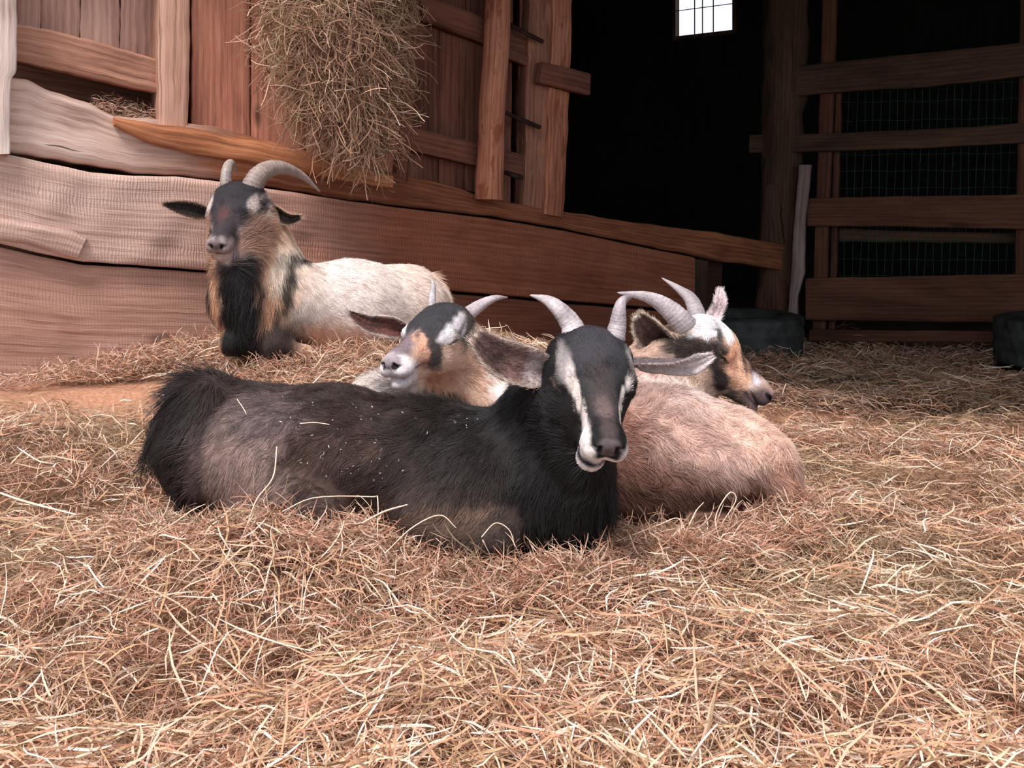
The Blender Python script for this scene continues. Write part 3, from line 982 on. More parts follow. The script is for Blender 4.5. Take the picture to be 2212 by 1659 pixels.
def sample_mesh(V, Q, n, r, weight=None):
    T = np.concatenate([Q[:, [0, 1, 2]], Q[:, [0, 2, 3]]])
    a, b, c = V[T[:, 0]], V[T[:, 1]], V[T[:, 2]]
    cr = np.cross(b - a, c - a); ar = np.linalg.norm(cr, axis=1)
    w = ar.copy()
    if weight is not None:
        w = w * weight((a + b + c) / 3, cr / (ar[:, None] + 1e-12))
    cdf = np.cumsum(w); cdf /= cdf[-1]
    k = np.searchsorted(cdf, r.random(n))
    u, v = r.random(n), r.random(n); fl = u + v > 1; u[fl] = 1 - u[fl]; v[fl] = 1 - v[fl]
    p = a[k] + u[:, None] * (b[k] - a[k]) + v[:, None] * (c[k] - a[k])
    return p, unit(cr[k]), k, T, (1 - u - v, u, v)


def hair_object(name, pts, rad, col, material, parent, **props):
    """pts (n, m, 3), rad (n, m), col (n, 3)"""
    n, m, _ = pts.shape
    cu = bpy.data.hair_curves.new(name)
    cu.add_curves([m] * n)
    cu.attributes['position'].data.foreach_set('vector', pts.astype(np.float32).ravel())
    ra = cu.attributes.get('radius') or cu.attributes.new('radius', 'FLOAT', 'POINT')
    ra.data.foreach_set('value', rad.astype(np.float32).ravel())
    ca = cu.attributes.new('col', 'FLOAT_COLOR', 'CURVE')
    c = np.ones((n, 4), np.float32); c[:, :3] = col
    ca.data.foreach_set('color', c.ravel())
    cu.materials.append(material)
    o = bpy.data.objects.new(name, cu)
    return link(o, parent, **props)


M_fur = attr_mat('fur', rough=0.5, spec=0.35, transl=0.12)
M_skin = attr_mat('coat_skin', rough=0.8, spec=0.15, var=0.3, bump=0.5)
M_furblack = M_fur


def grow_fur(name, fd, V, Q, N, h, paints, base_default, parent, n, seed=1, lscale=1.0, rad=0.00033, droop=0.5, lift=0.22,
             weight=None, extra=None, lock=0.35, varc=0.22):
    r = np.random.default_rng(seed)
    def wgt(p, nn):
        w = 1.0 / (0.012 + bone_blend(fd, p, 'hl', 0.018)) * 0.03
        w *= np.where(nn[:, 1] > 0.45, 0.35, 1.0) * np.where(np.linalg.norm(p - h['W'](.5, 0, -.2), axis=1) < .62 * h['L'], 2.2, 1.0)
        if weight is not None:
            w = w * weight(p, nn)
        return w
    p, nf, k, T, bc = sample_mesh(V, Q, n, r, wgt)
    nn = unit(bc[0][:, None] * N[T[k, 0]] + bc[1][:, None] * N[T[k, 1]] + bc[2][:, None] * N[T[k, 2]])
    fl = bone_blend(fd, p, 'flow', (0, 0, -1.0), sig=0.03)
    hl = bone_blend(fd, p, 'hl', 0.018, sig=.006) * lscale
    lf = bone_blend(fd, p, 'lift', lift)
    base = bone_blend(fd, p, 'rgb', base_default)
    base = lin(base)
    col = paint(p, base, paints, h)
    wob = np.stack([vnoise(p, 38, seed + q) for q in range(3)], 1)
    wob2 = np.stack([vnoise(p, 130, seed + 7 + q) for q in range(3)], 1)
    d = unit(fl) + lock * wob + lock * 0.7 * wob2 + 0.10 * r.normal(size=p.shape)
    d = unit(d - nn * (d * nn).sum(1, keepdims=True))
    L = hl * r.uniform(0.6, 1.15, n)
    m = 5
    pts = np.zeros((n, m, 3)); pts[:, 0] = p - nn * 0.001
    dirv = unit(d + nn * lf[:, None])
    dr = (droop * np.minimum(1.5, L / 0.03))[:, None]
    tipn = nn * (0.0)
    curl = 0.12 * r.normal(size=p.shape) + 0.20 * wob2
    for s in range(1, m):
        g = np.array([0, 0, -1.0]) * dr * (s / m) * 0.5
        gn = (g * nn).sum(1, keepdims=True)
        g = g - nn * np.minimum(gn, 0)          # never pulled into the body
        st = unit(dirv + g + curl * (s / m) - nn * 0.55 * lf[:, None] * (s / m))
        pts[:, s] = pts[:, s - 1] + st * (L / (m - 1))[:, None]
    rr = np.linspace(1, 0.25, m)[None] * (rad * r.uniform(0.7, 1.3, n))[:, None]
    tone = 1 + varc * r.normal(size=n) + 0.14 * vnoise(p, 150, seed + 20)
    col = col * np.clip(tone, 0.35, 1.8)[:, None]
    return hair_object(name, pts, rr, np.clip(col, 0.001, 0.95), M_fur, parent, kind='stuff')


def vert_normals(V, Q):
    n = np.cross(V[Q[:, 2]] - V[Q[:, 0]], V[Q[:, 3]] - V[Q[:, 1]])
    N = np.zeros_like(V)
    for c in range(4):
        for q in range(3):
            N[:, q] += np.bincount(Q[:, c], n[:, q], len(V))
    return unit(N)


def ear(name, path, widths, open_dir, parent, rgb_out, rgb_in, cup=0.55, rim=None, fuzz=1400, seed=0, inner_tint=None, twist=0.0, hairlen=0.010):
    """leaf-shaped cupped ear; path = world points base->tip, widths = half-widths, open_dir = where the hollow faces"""
    n, mm = 26, 15
    c = catmull(path, n); t = unit(np.gradient(c, axis=0))
    w = np.interp(np.linspace(0, 1, n), np.linspace(0, 1, len(widths)), widths)
    od = np.array(open_dir, float)
    if od.ndim == 1:
        od = np.repeat(od[None], n, 0)
    else:
        od = np.stack([np.interp(np.linspace(0, 1, n), np.linspace(0, 1, len(od)), od[:, q]) for q in range(3)], 1)
    nn = unit(od - t * (od * t).sum(1, keepdims=True)); sd = np.cross(t, nn)
    v = np.linspace(-1, 1, mm)
    if np.isscalar(cup):
        cup = [cup, cup * .6]
    cp = np.interp(np.linspace(0, 1, n), np.linspace(0, 1, len(cup)), cup)
    S = c[:, None] + sd[:, None] * (v[None, :, None] * w[:, None, None]) + nn[:, None] * ((v ** 2)[None, :, None] * (w * cp)[:, None, None] - (w * cp * .5)[:, None, None])
    S = S + nn[:, None] * (0.0012 * np.sin(v * 9 + 1)[None, :, None])
    th = 0.0016 + 0.0022 * (1 - v ** 2)
    Bk = S - nn[:, None] * th[None, :, None] * 1.6
    V = np.concatenate([S.reshape(-1, 3), Bk.reshape(-1, 3)])
    i, j = np.meshgrid(np.arange(n - 1), np.arange(mm - 1), indexing='ij')
    q = np.stack([(i * mm + j).ravel(), (i * mm + j + 1).ravel(), ((i + 1) * mm + j + 1).ravel(), ((i + 1) * mm + j).ravel()], 1)
    o_ = n * mm
    q2 = q[:, ::-1] + o_
    edge = []
    loop = [(0, j) for j in range(mm)] + [(i, mm - 1) for i in range(1, n)] + [(n - 1, j) for j in range(mm - 2, -1, -1)] + [(i, 0) for i in range(n - 2, 0, -1)]
    ids = [a * mm + b for a, b in loop]
    for a, b in zip(ids, ids[1:] + ids[:1]):
        edge.append([a, a + o_, b + o_, b])
    Q = np.concatenate([q, q2, np.array(edge)])
    Q = orient(V, [Q])[0]
    u_ = np.repeat(np.linspace(0, 1, n), mm); v_ = np.tile(v, n)
    cin = lin(rgb_in)[None] * np.ones((n * mm, 1)); cout = lin(rgb_out)[None] * np.ones((n * mm, 1))
    if inner_tint is not None:      # (rgb, u0, u1) inner side colour band along the ear
        for rgb, u0, u1 in inner_tint:
            mk = (smooth(u0 - .12, u0 + .05, u_) * smooth(u1 + .12, u1 - .05, u_))[:, None]
            mk = mk * (0.75 + 0.25 * vnoise(S.reshape(-1, 3), 160, seed)[:, None])
            cin = cin * (1 - mk) + lin(rgb) * mk
    if rim is not None:
        mk = smooth(0.80, 0.95, np.abs(v_))[:, None]
        mk = np.maximum(mk, smooth(0.93, 0.99, u_)[:, None])
        cin = cin * (1 - mk) + lin(rim) * mk
    col = np.concatenate([cin, cout])
    col = col * (1 + 0.15 * vnoise(V, 200, seed))[:, None]
    o = big_mesh(name, V, Q, M_skin, parent, attrs={'col': np.clip(col, 0, 1)})
    # short hair on both faces
    r = np.random.default_rng(seed + 5)
    p, nf, k, T, bc = sample_mesh(V, Q, fuzz, r)
    cc = bc[0][:, None] * col[T[k, 0]] + bc[1][:, None] * col[T[k, 1]] + bc[2][:, None] * col[T[k, 2]]
    ti = t[np.clip(((T[k, 0] % o_) // mm), 0, n - 1)]
    d = unit(ti + nf * 0.35 + 0.25 * r.normal(size=p.shape))
    L = hairlen * r.uniform(.5, 1.2, fuzz)
    pts = np.stack([p + d * (L * s)[:, None] - nf * (0.1 * L * s * s)[:, None] for s in (0, .33, .66, 1)], 1)
    rr = np.linspace(1, .3, 4)[None] * np.full((fuzz, 1), 0.00028)
    hair_object('ear_hair', pts, rr, np.clip(cc * (1 + .25 * r.normal(size=(fuzz, 1))), .001, .95), M_fur, o, kind='stuff')
    return o


def horn_on(h, side, path, *a, root=(.10, .125, -.16), **k):
    return horn('horn', [h['W'](root[0], root[1] * side, root[2])] + path, *a, **k)


def horn(name, path, r0, parent, rgb=(178, 168, 170), tip=None, seed=0, flat=0.8, ridges=26, taper=0.9, n=90, base_dark=(120, 112, 112)):
    c = catmull(path, n); s = np.linspace(0, 1, n)
    r = r0 * (1 - s ** 1.25 * 0.94)
    r[-3:] *= [0.9, 0.7, 0.35]
    r = r * (1 + 0.022 * np.sin(s * ridges * 6.28 + 2 * np.sin(s * 9)) * (1 - s) + 0.012 * np.sin(s * 61))
    t = unit(np.gradient(c, axis=0))
    ref = unit(np.cross(t[0], t[n // 2])) if np.linalg.norm(np.cross(t[0], t[n // 2])) > .05 else np.array([0, 1., 0])
    u = ref; U = []
    for k in range(n):
        u = unit(u - t[k] * (u @ t[k])); U.append(u)
    U = np.array(U); Wv = np.cross(t, U)
    m = 22; an = np.linspace(0, 2 * np.pi, m, endpoint=False)
    keel = 1 + 0.10 * np.cos(an)        # slightly keeled section
    rings = c[:, None] + r[:, None, None] * (flat * np.cos(an)[None, :, None] * U[:, None] + (keel * np.sin(an))[None, :, None] * Wv[:, None])
    V, Fc, uv = loft(rings); Fc = orient(V, Fc)
    ss = np.zeros(len(V)); ss[:n * (m + 1)] = np.repeat(s, m + 1); ss[n * (m + 1) + m + 1:] = 1
    base = lin(base_dark)[None] + (lin(rgb) - lin(base_dark))[None] * smooth(0.0, 0.30, ss)[:, None]
    if tip is not None:
        mk = smooth(0.6, 1.0, ss)[:, None]; base = base * (1 - mk) + lin(tip) * mk
    st = 1 + 0.16 * vnoise(V, 90, seed) + 0.12 * np.sin(ss * ridges * 6.28 + 2 * np.sin(ss * 9)) * (1 - ss)
    o = big_mesh(name, V, Fc, M_horn, parent, attrs={'col': np.clip(base * st[:, None], 0, 1)})
    return o

M_horn = attr_mat('horn', rough=0.55, spec=0.4, var=0.35, bump=0.5)
M_eyeball = None


def eye(parent, h, side, iris=(150, 120, 70), rr=0.055):
    """eyeball with an amber iris and a level slit pupil, sitting behind the lids"""
    W, L, R = h['W'], h['L'], h['R']
    c = W(.37, .188 * side, -.195); r = rr * L
    n, m = 20, 24
    ax = unit(R @ np.array([0.15, side, 0.15])); u = unit(np.cross(ax, R[:, 2])); w = np.cross(ax, u)
    V = []; colr = []
    for a in range(n):
        th = np.pi * a / (n - 1)
        for b_ in range(m):
            ph = 2 * np.pi * b_ / m
            x, y = np.sin(th) * np.cos(ph), np.sin(th) * np.sin(ph)
            V.append(c + r * (np.cos(th) * ax + x * u + y * w))
            if th < 1.0:
                k = lin((14, 12, 12)) if (abs(y) < 0.22 and abs(x) < .6) else lin(iris)
            else:
                k = lin((205, 190, 184))
            colr.append(k)
    i, j = np.meshgrid(np.arange(n - 1), np.arange(m), indexing='ij')
    f = np.stack([(i * m + j).ravel(), (i * m + (j + 1) % m).ravel(), ((i + 1) * m + (j + 1) % m).ravel(), ((i + 1) * m + j).ravel()], 1)
    V = np.array(V); f = orient(V, [f])
    return big_mesh('eye', V, f, M_eye, parent, attrs={'col': np.array(colr)})

M_eye = attr_mat('eye_gloss', rough=0.12, spec=0.6)


def build_goat(name, label, group, fd, h, paints, rgb, coarse, fine, n_fur, seed, loc, fur_kw=None, fine_lo=None, fine_hi=None, eyes=True, iris=(150, 120, 70)):
    W = h['W']
    pts = np.array([W(x, y, z) for x in (-.15, 1.05) for y in (-.33, .33) for z in (-.5, .05)])
    V, Q = fd.mesh(coarse, [(pts.min(0), pts.max(0), fine)])
    V = relax(V, Q, 1, 0.5)
    N = vert_normals(V, Q)
    base = lin(bone_blend(fd, V, 'rgb', rgb))
    col = paint(V, base, paints, h)
    # nostril and mouth hollows are bare dark skin
    root = empty(name, tuple(loc), label=label, category='goat')
    if group:
        root['group'] = group
    sub = Matrix.Translation(-Vector(root.location))
    body = big_mesh('body', V, Q, M_skin, root, attrs={'col': np.clip(col, 0, 1)})
    body.matrix_parent_inverse = sub
    kw = dict(seed=seed); kw.update(fur_kw or {})
    fu = grow_fur('fur', fd, V, Q, N, h, paints, rgb, root, n_fur, **kw)
    fu.matrix_parent_inverse = sub
    if eyes:
        for s in (-1, 1):
            e = eye(root, h, s, iris); e.matrix_parent_inverse = sub
    return root, sub

# ------------------------------------------------------------------ the goats
def R_(px, d):
    return px * d / F

def cn(fd, a, b, ra, rb, k=0.04, **m):
    """a, b = (px, py, d); radii in pixels at that distance"""
    fd.cone(P(*a), P(*b), R_(ra, a[2]), R_(rb, b[2]), k, **m)

def el(fd, a, r, k=0.04, **m):
    fd.ell(P(*a), np.array([R_(r[0], a[2]), r[1], R_(r[2], a[2])]), None, k, **m)

BLK = (30, 27, 28); GRY = (84, 78, 80)
# =========================== A: black goat in front
fa = Field()
A_L = 0.212
hA = head_pose((.1301, 1.45, .391), (.045, -.815, -.578), (.18, -.55, .80), .217)
goat_head(fa, hA, lid=0.027, wide=1.10, jaw=-.055)
fa.cone(hA['W'](.14, 0, -.30), P(1225, 880, 1.53), .20 * hA['L'], R_(88, 1.53), .05, flow=(-.3, 0, -1), hl=.03, rgb=(34, 32, 33))
R1 = (1.0, 0, -0.25)
back = (-1.0, 0, -.25)
cn(fa, (505, 955, 1.61), (720, 985, 1.60), 130, 140, flow=(-1, 0, -.35), hl=.024, rgb=(60, 45, 41))
cn(fa, (720, 985, 1.60), (920, 1012, 1.59), 140, 140, flow=(-1, 0, -.3), hl=.026, rgb=(58, 42, 38))
cn(fa, (920, 1012, 1.59), (1085, 1045, 1.57), 140, 132, flow=(-1, 0, -.4), hl=.034, rgb=(34, 30, 30))
el(fa, (440, 960, 1.62), (92, .10, 118), flow=(-.3, 0, -1), hl=.03, rgb=(52, 42, 42))
# thigh and folded hind leg
el(fa, (560, 1000, 1.53), (125, .085, 118), k=.05, flow=(-.7, -.1, -.8), hl=.020, rgb=(98, 82, 80))
cn(fa, (600, 1060, 1.49), (690, 1120, 1.46), 62, 40, flow=(-.8, 0, -.5), hl=.018, rgb=(92, 74, 68))
cn(fa, (690, 1125, 1.46), (500, 1150, 1.47), 36, 26, hl=.014, rgb=(70, 56, 52))
# shoulder, elbow, folded fore leg
el(fa, (1030, 1040, 1.50), (92, .065, 96), k=.05, flow=(-.4, 0, -1), hl=.030, rgb=(40, 34, 34))
cn(fa, (1020, 1075, 1.475), (915, 1110, 1.465), 62, 46, k=.07, flow=(-.5, 0, -.9), hl=.024, rgb=(74, 58, 54))
cn(fa, (915, 1118, 1.46), (1075, 1150, 1.44), 44, 32, k=.04, flow=(-.6, 0, -.7), hl=.018, rgb=(88, 72, 64))
cn(fa, (1085, 1160, 1.42), (960, 1185, 1.43), 30, 20, hl=.012, rgb=(60, 48, 44))
# neck, throat, brisket
cn(fa, (1110, 1010, 1.57), (1195, 905, 1.54), 118, 88, k=.06, flow=(-.35, 0, -1), hl=.045, rgb=(32, 30, 31))
cn(fa, (1195, 905, 1.54), (1262, 812, 1.50), 90, 74, k=.05, flow=(-.3, 0, -1), hl=.036, rgb=(34, 32, 33))
cn(fa, (1240, 905, 1.49), (1225, 1060, 1.48), 74, 88, k=.05, flow=(-.05, 0, -1), hl=.05, rgb=(30, 28, 29))
cn(fa, (1215, 1060, 1.50), (1190, 1130, 1.50), 92, 62, k=.05, flow=(-.1, 0, -1), hl=.05, rgb=(26, 25, 26))
cn(fa, (1235, 885, 1.44), (1262, 1000, 1.42), 52, 40, k=.05, flow=(.05, 0, -1), hl=.03, rgb=(34, 32, 33))
# tail
cn(fa, (470, 838, 1.62), (415, 832, 1.62), 26, 20, k=.03, flow=(-1, 0, .35), hl=.034, lift=.5, rgb=(46, 38, 36))
cn(fa, (440, 850, 1.57), (425, 960, 1.54), 40, 34, k=.03, flow=(-.1, 0, -1), hl=.075, lift=.28, rgb=(62, 50, 48))
cn(fa, (400, 860, 1.60), (330, 985, 1.60), 30, 12, k=.03, flow=(-.45, 0, -1), hl=.07, lift=.25, rgb=(34, 28, 28))
cn(fa, (425, 960, 1.54), (410, 1060, 1.53), 34, 26, k=.03, flow=(.05, 0, -1), hl=.055, lift=.2, rgb=(48, 38, 38))
WH = (236, 224, 222)
paintA = [
    ('w', P(535, 985, 1.47), (.070, .10, .085), (150, 126, 120), .45, .4),  # coat sheen on the rump, painted as a lighter patch
    ('w', P(400, 960, 1.56), (.062, .14, .13), (38, 30, 28), .3),
    ('w', P(425, 1000, 1.50), (.016, .08, .09), (84, 70, 70), .5),
    ('w', P(700, 985, 1.46), (.07, .10, .03), (84, 64, 58), .6, .5),
    ('w', P(560, 905, 1.50), (.060, .08, .030), (104, 88, 86), .5),
    ('w', P(960, 1120, 1.42), (.060, .05, .022), (106, 84, 74), .5),
    ('w', P(1030, 1098, 1.41), (.030, .05, .012), (130, 104, 90), .4),
    ('w', P(800, 1120, 1.46), (.10, .05, .022), (84, 64, 58), .5),
    ('h', (.20, 0, 0), (.36, .20, .2), (60, 57, 62), .5),
    ('h', (.55, 0, -.1), (.30, .10, .16), (66, 58, 58), .4),
    ('h', (.72, 0, -.05), (.10, .05, .1), (104, 86, 84), .6),
    ('hm', (.24, .245, -.085), (.13, .036, .075), (148, 138, 138), .5, .7),
    ('hm', (.37, .202, -.10), (.11, .028, .05), (206, 194, 190), .4, .4),
    ('hm', (.47, .165, -.13), (.07, .020, .05), (214, 200, 194), .35, .3),
    ('hm', (.57, .148, -.15), (.12, .014, .05), (206, 192, 186), .4, .25),
    ('hm', (.68, .122, -.155), (.11, .012, .05), (206, 194, 188), .4, .35),
    ('h', (.87, -.105, -.205), (.15, .065, .10), WH, .18, .1),
    ('h', (.90, .10, -.225), (.10, .06, .085), WH, .2, .15),
    ('h', (.74, .118, -.17), (.10, .016, .05), (200, 186, 180), .4, .3),
    ('h', (.93, 0, -.25), (.12, .16, .055), WH, .18, .1),
    ('h', (.90, -.05, -.38), (.125, .15, .068), WH, .18, .12),
    ('h', (.985, 0, -.12), (.075, .080, .062), (96, 86, 88), .2, .05),
    ('h', (.90, 0, -.05), (.07, .06, .05), (74, 62, 62), .5),
    ('hm', (1.0, .060, -.140), (.045, .022, .032), (28, 22, 22), .2, .05),
    ('hm', (.86, .10, -.268), (.15, .06, .010), (92, 76, 74), .35, .05),
    ('hm', (.37, .25, -.195), (.075, .05, .020), (120, 96, 92), .4, .05),
]
def wA(p, nn):
    return np.ones(len(p))
gA, sub = build_goat('goat', 'black goat with white-striped face lying in front in the hay', 'goats resting in the hay', fa, hA, paintA, BLK,
                     0.0068, 0.0030, 120000, 11, P(800, 1180, 1.6) * [1, 1, 0], dict(droop=.6, lock=.42, rad=.00036), iris=(190, 150, 130))
def kid(o):
    o.matrix_parent_inverse = sub; return o
kid(horn_on(hA, -1, [P(1236, 708, 1.47), P(1192, 655, 1.475), P(1145, 637, 1.52)], 0.0265, gA, rgb=(186, 174, 176), seed=1))
kid(horn_on(hA, 1, [P(1333, 708, 1.47), P(1342, 655, 1.47), P(1366, 640, 1.51)], 0.0235, gA, rgb=(176, 164, 168), seed=2))
kid(ear('ear', [P(1192, 800, 1.45), P(1140, 792, 1.44), P(1080, 770, 1.44), P(1024, 722, 1.45)], [.020, .031, .032, .027, .013], [(0.1, -1, -.1), (0, -1, .25), (.1, -.9, .5)], gA,
        (40, 36, 38), (120, 92, 88), cup=[.9, .5, .2], rim=(196, 176, 164), inner_tint=[((198, 184, 184), -.3, .28), ((64, 46, 44), .62, .9)], fuzz=5000, seed=3))
kid(ear('ear', [P(1352, 790, 1.47), P(1376, 789, 1.455), P(1430, 792, 1.45), P(1490, 790, 1.46), P(1541, 768, 1.47)], [.012, .016, .021, .019, .017, .006], [(.2, -.45, -1), (.1, -.5, -.9), (.0, -.9, .2)], gA,
        (112, 98, 100), (196, 184, 184), cup=[.6, .5, .3], rim=(206, 190, 188), fuzz=4000, seed=4, hairlen=.005))

# =========================== B: tan-cheeked goat dozing behind
fb = Field()
hB = head_pose((-.147, 2.04, .381), (-.45, -.82, -.335), (-.20, -.25, .95), .235)
goat_head(fb, hB, lid=0.005, wide=1.08)
fb.cone(hB['W'](.14, 0, -.30), P(1010, 800, 2.13), .20 * hB['L'], R_(76, 2.13), .05, flow=(.3, 0, -1), hl=.022, rgb=(224, 186, 164))
TAN = (224, 186, 164)
cn(fb, (985, 770, 2.08), (1030, 850, 2.12), 72, 86, k=.05, flow=(.3, 0, -1), hl=.024, rgb=TAN)
cn(fb, (1030, 860, 2.12), (1085, 905, 2.15), 92, 108, k=.05, flow=(.5, 0, -1), hl=.024, rgb=(228, 196, 178))
cn(fb, (1085, 905, 2.17), (1300, 910, 2.24), 116, 110, k=.05, flow=(1, 0, -.4), hl=.022, rgb=(236, 220, 214))
cn(fb, (1085, 915, 2.14), (880, 905, 2.12), 92, 72, k=.05, flow=(-1, 0, -.1), hl=.026, rgb=(40, 34, 32))
cn(fb, (900, 895, 2.14), (820, 858, 2.14), 62, 42, k=.04, flow=(-1, 0, .12), hl=.034, lift=.5, rgb=(240, 228, 224))
cn(fb, (820, 850, 2.14), (772, 860, 2.14), 34, 24, k=.04, flow=(-1, 0, -.3), hl=.03, lift=.5, rgb=(240, 228, 224))
el(fb, (1105, 880, 2.03), (38, .03, 30), flow=(.6, 0, -.6), hl=.02, rgb=(120, 92, 84))
paintB = [
    ('w', P(1010, 822, 2.02), (.06, .10, .06), (224, 186, 164), .4),
    ('w', P(1125, 830, 2.08), (.075, .14, .060), (236, 222, 216), .3),
    ('w', P(1080, 895, 2.04), (.065, .09, .030), (74, 56, 50), .5),
    ('w', P(950, 868, 2.02), (.060, .12, .024), (34, 28, 26), .35),
    ('h', (.25, 0, -.02), (.46, .40, .22), (60, 58, 62), .2, .15),
    ('hm', (.60, .21, -.40), (.30, .13, .17), (226, 190, 170), .3),
    ('w', P(1003, 706, 1.98), (.022, .10, .044), (74, 66, 62), .4),
    ('w', P(938, 762, 1.90), (.022, .06, .040), (70, 60, 60), .35),
    ('w', P(918, 786, 1.88), (.012, .06, .016), (96, 72, 66), .5),
    ('w', P(972, 724, 1.95), (.024, .08, .018), (232, 224, 228), .45, .6),
    ('w', P(990, 700, 1.97), (.010, .08, .020), (206, 198, 202), .5, .6),
    ('w', P(868, 706, 1.98), (.009, .08, .022), (240, 232, 234), .3),
    ('w', P(866, 748, 1.88), (.030, .10, .036), (126, 110, 114), .4),
    ('w', P(904, 758, 1.87), (.018, .06, .030), (222, 172, 146), .4, .8),
    ('h', (.90, 0, -.28), (.17, .22, .20), (236, 226, 230), .15, .1),
    ('h', (.98, 0, -.115), (.08, .10, .055), (158, 144, 150), .25, .05),
    ('hm', (1.0, .060, -.140), (.045, .030, .032), (54, 38, 40), .2, .05),
    ('hm', (.93, .082, -.272), (.09, .03, .012), (150, 104, 104), .3, .05),
    ('hm', (.80, .118, -.258), (.13, .03, .012), (150, 100, 98), .3, .05),
    ('hm', (.37, .25, -.205), (.08, .06, .012), (56, 46, 46), .3, .05),
]
gB, sub = build_goat('goat', 'goat dozing with tan cheeks and white muzzle behind the black one', 'goats resting in the hay', fb, hB, paintB, TAN,
                     0.008, 0.0034, 60000, 21, P(1100, 1000, 2.15) * [1, 1, 0] + [0, 0, .03], dict(droop=.4, lock=.38, rad=.00042, varc=.18), iris=(120, 90, 60))
kid(horn_on(hB, 1, [P(1030, 664, 2.06), P(1066, 645, 2.07), P(1097, 642, 2.10)], 0.0225, gB, rgb=(176, 162, 166), seed=5))
kid(horn_on(hB, -1, [P(934, 640, 2.10), P(936, 615, 2.13), P(930, 600, 2.17)], 0.0120, gB, rgb=(186, 178, 180), seed=6))
kid(ear('ear', [P(880, 716, 2.03), P(838, 705, 2.02), P(795, 698, 2.02), P(750, 672, 2.02)], [.018, .024, .022, .016, .003], [(0, -1, -.15), (0, -1, .1), (0, -.9, .4)], gB,
        (214, 196, 188), (120, 78, 72), cup=[.9, .6, .3], rim=(208, 190, 182), inner_tint=[((84, 58, 54), .5, .95)], fuzz=2600, seed=7))
kid(ear('ear', [P(1030, 760, 2.06), P(1045, 740, 2.04), P(1066, 735, 2.04), P(1092, 752, 2.04)], [.012, .020, .019, .012, .004], [(0, .6, -1)], gB,
        (214, 162, 128), (120, 90, 80), cup=[.5, .3], rim=(226, 200, 184), fuzz=2200, seed=8))

# =========================== C: white-browed goat in profile, head turned back over its flank
fc = Field()
hC = head_pose(P(1535, 686, 2.03), (.66, -.25, -.70), (.72, -.02, .68), .210)
pass
fc_extra = lambda: fc.ell(hC['o'] + hC['R'] @ np.array([.26, 0, -.07]) * hC['L'], np.array([.17, .19, .10]) * hC['L'], hC['R'], .02, hl=.009, flow=-hC['R'][:, 0])
fc_extra()
goat_head(fc, hC, lid=0.005, wide=1.0)
fc.cone(hC['W'](.14, 0, -.30), P(1410, 830, 2.05), .20 * hC['L'], R_(76, 2.05), .05, flow=(-.5, 0, -1), hl=.018, rgb=(208, 178, 160))
PNK = (208, 178, 166); BRN = (158, 120, 107)
cn(fc, (1440, 790, 2.04), (1400, 850, 2.0), 76, 92, k=.05, flow=(-.6, 0, -.8), hl=.02, rgb=(212, 184, 168))
cn(fc, (1480, 850, 2.06), (1390, 880, 1.98), 62, 70, k=.05, flow=(-.6, 0, -.8), hl=.02, rgb=(222, 196, 182))
cn(fc, (1395, 880, 1.98), (1345, 965, 1.88), 92, 120, k=.05, flow=(.2, 0, -1), hl=.024, rgb=BRN)
cn(fc, (1340, 996, 1.84), (1450, 992, 1.80), 146, 142, k=.05, flow=(1, 0, -.5), hl=.024, rgb=BRN)
cn(fc, (1450, 992, 1.80), (1585, 1012, 1.77), 142, 116, k=.05, flow=(1, 0, -.5), hl=.024, rgb=BRN)
cn(fc, (1585, 1005, 1.77), (1648, 1022, 1.74), 104, 70, k=.05, flow=(.8, 0, -.6), hl=.028, rgb=PNK)
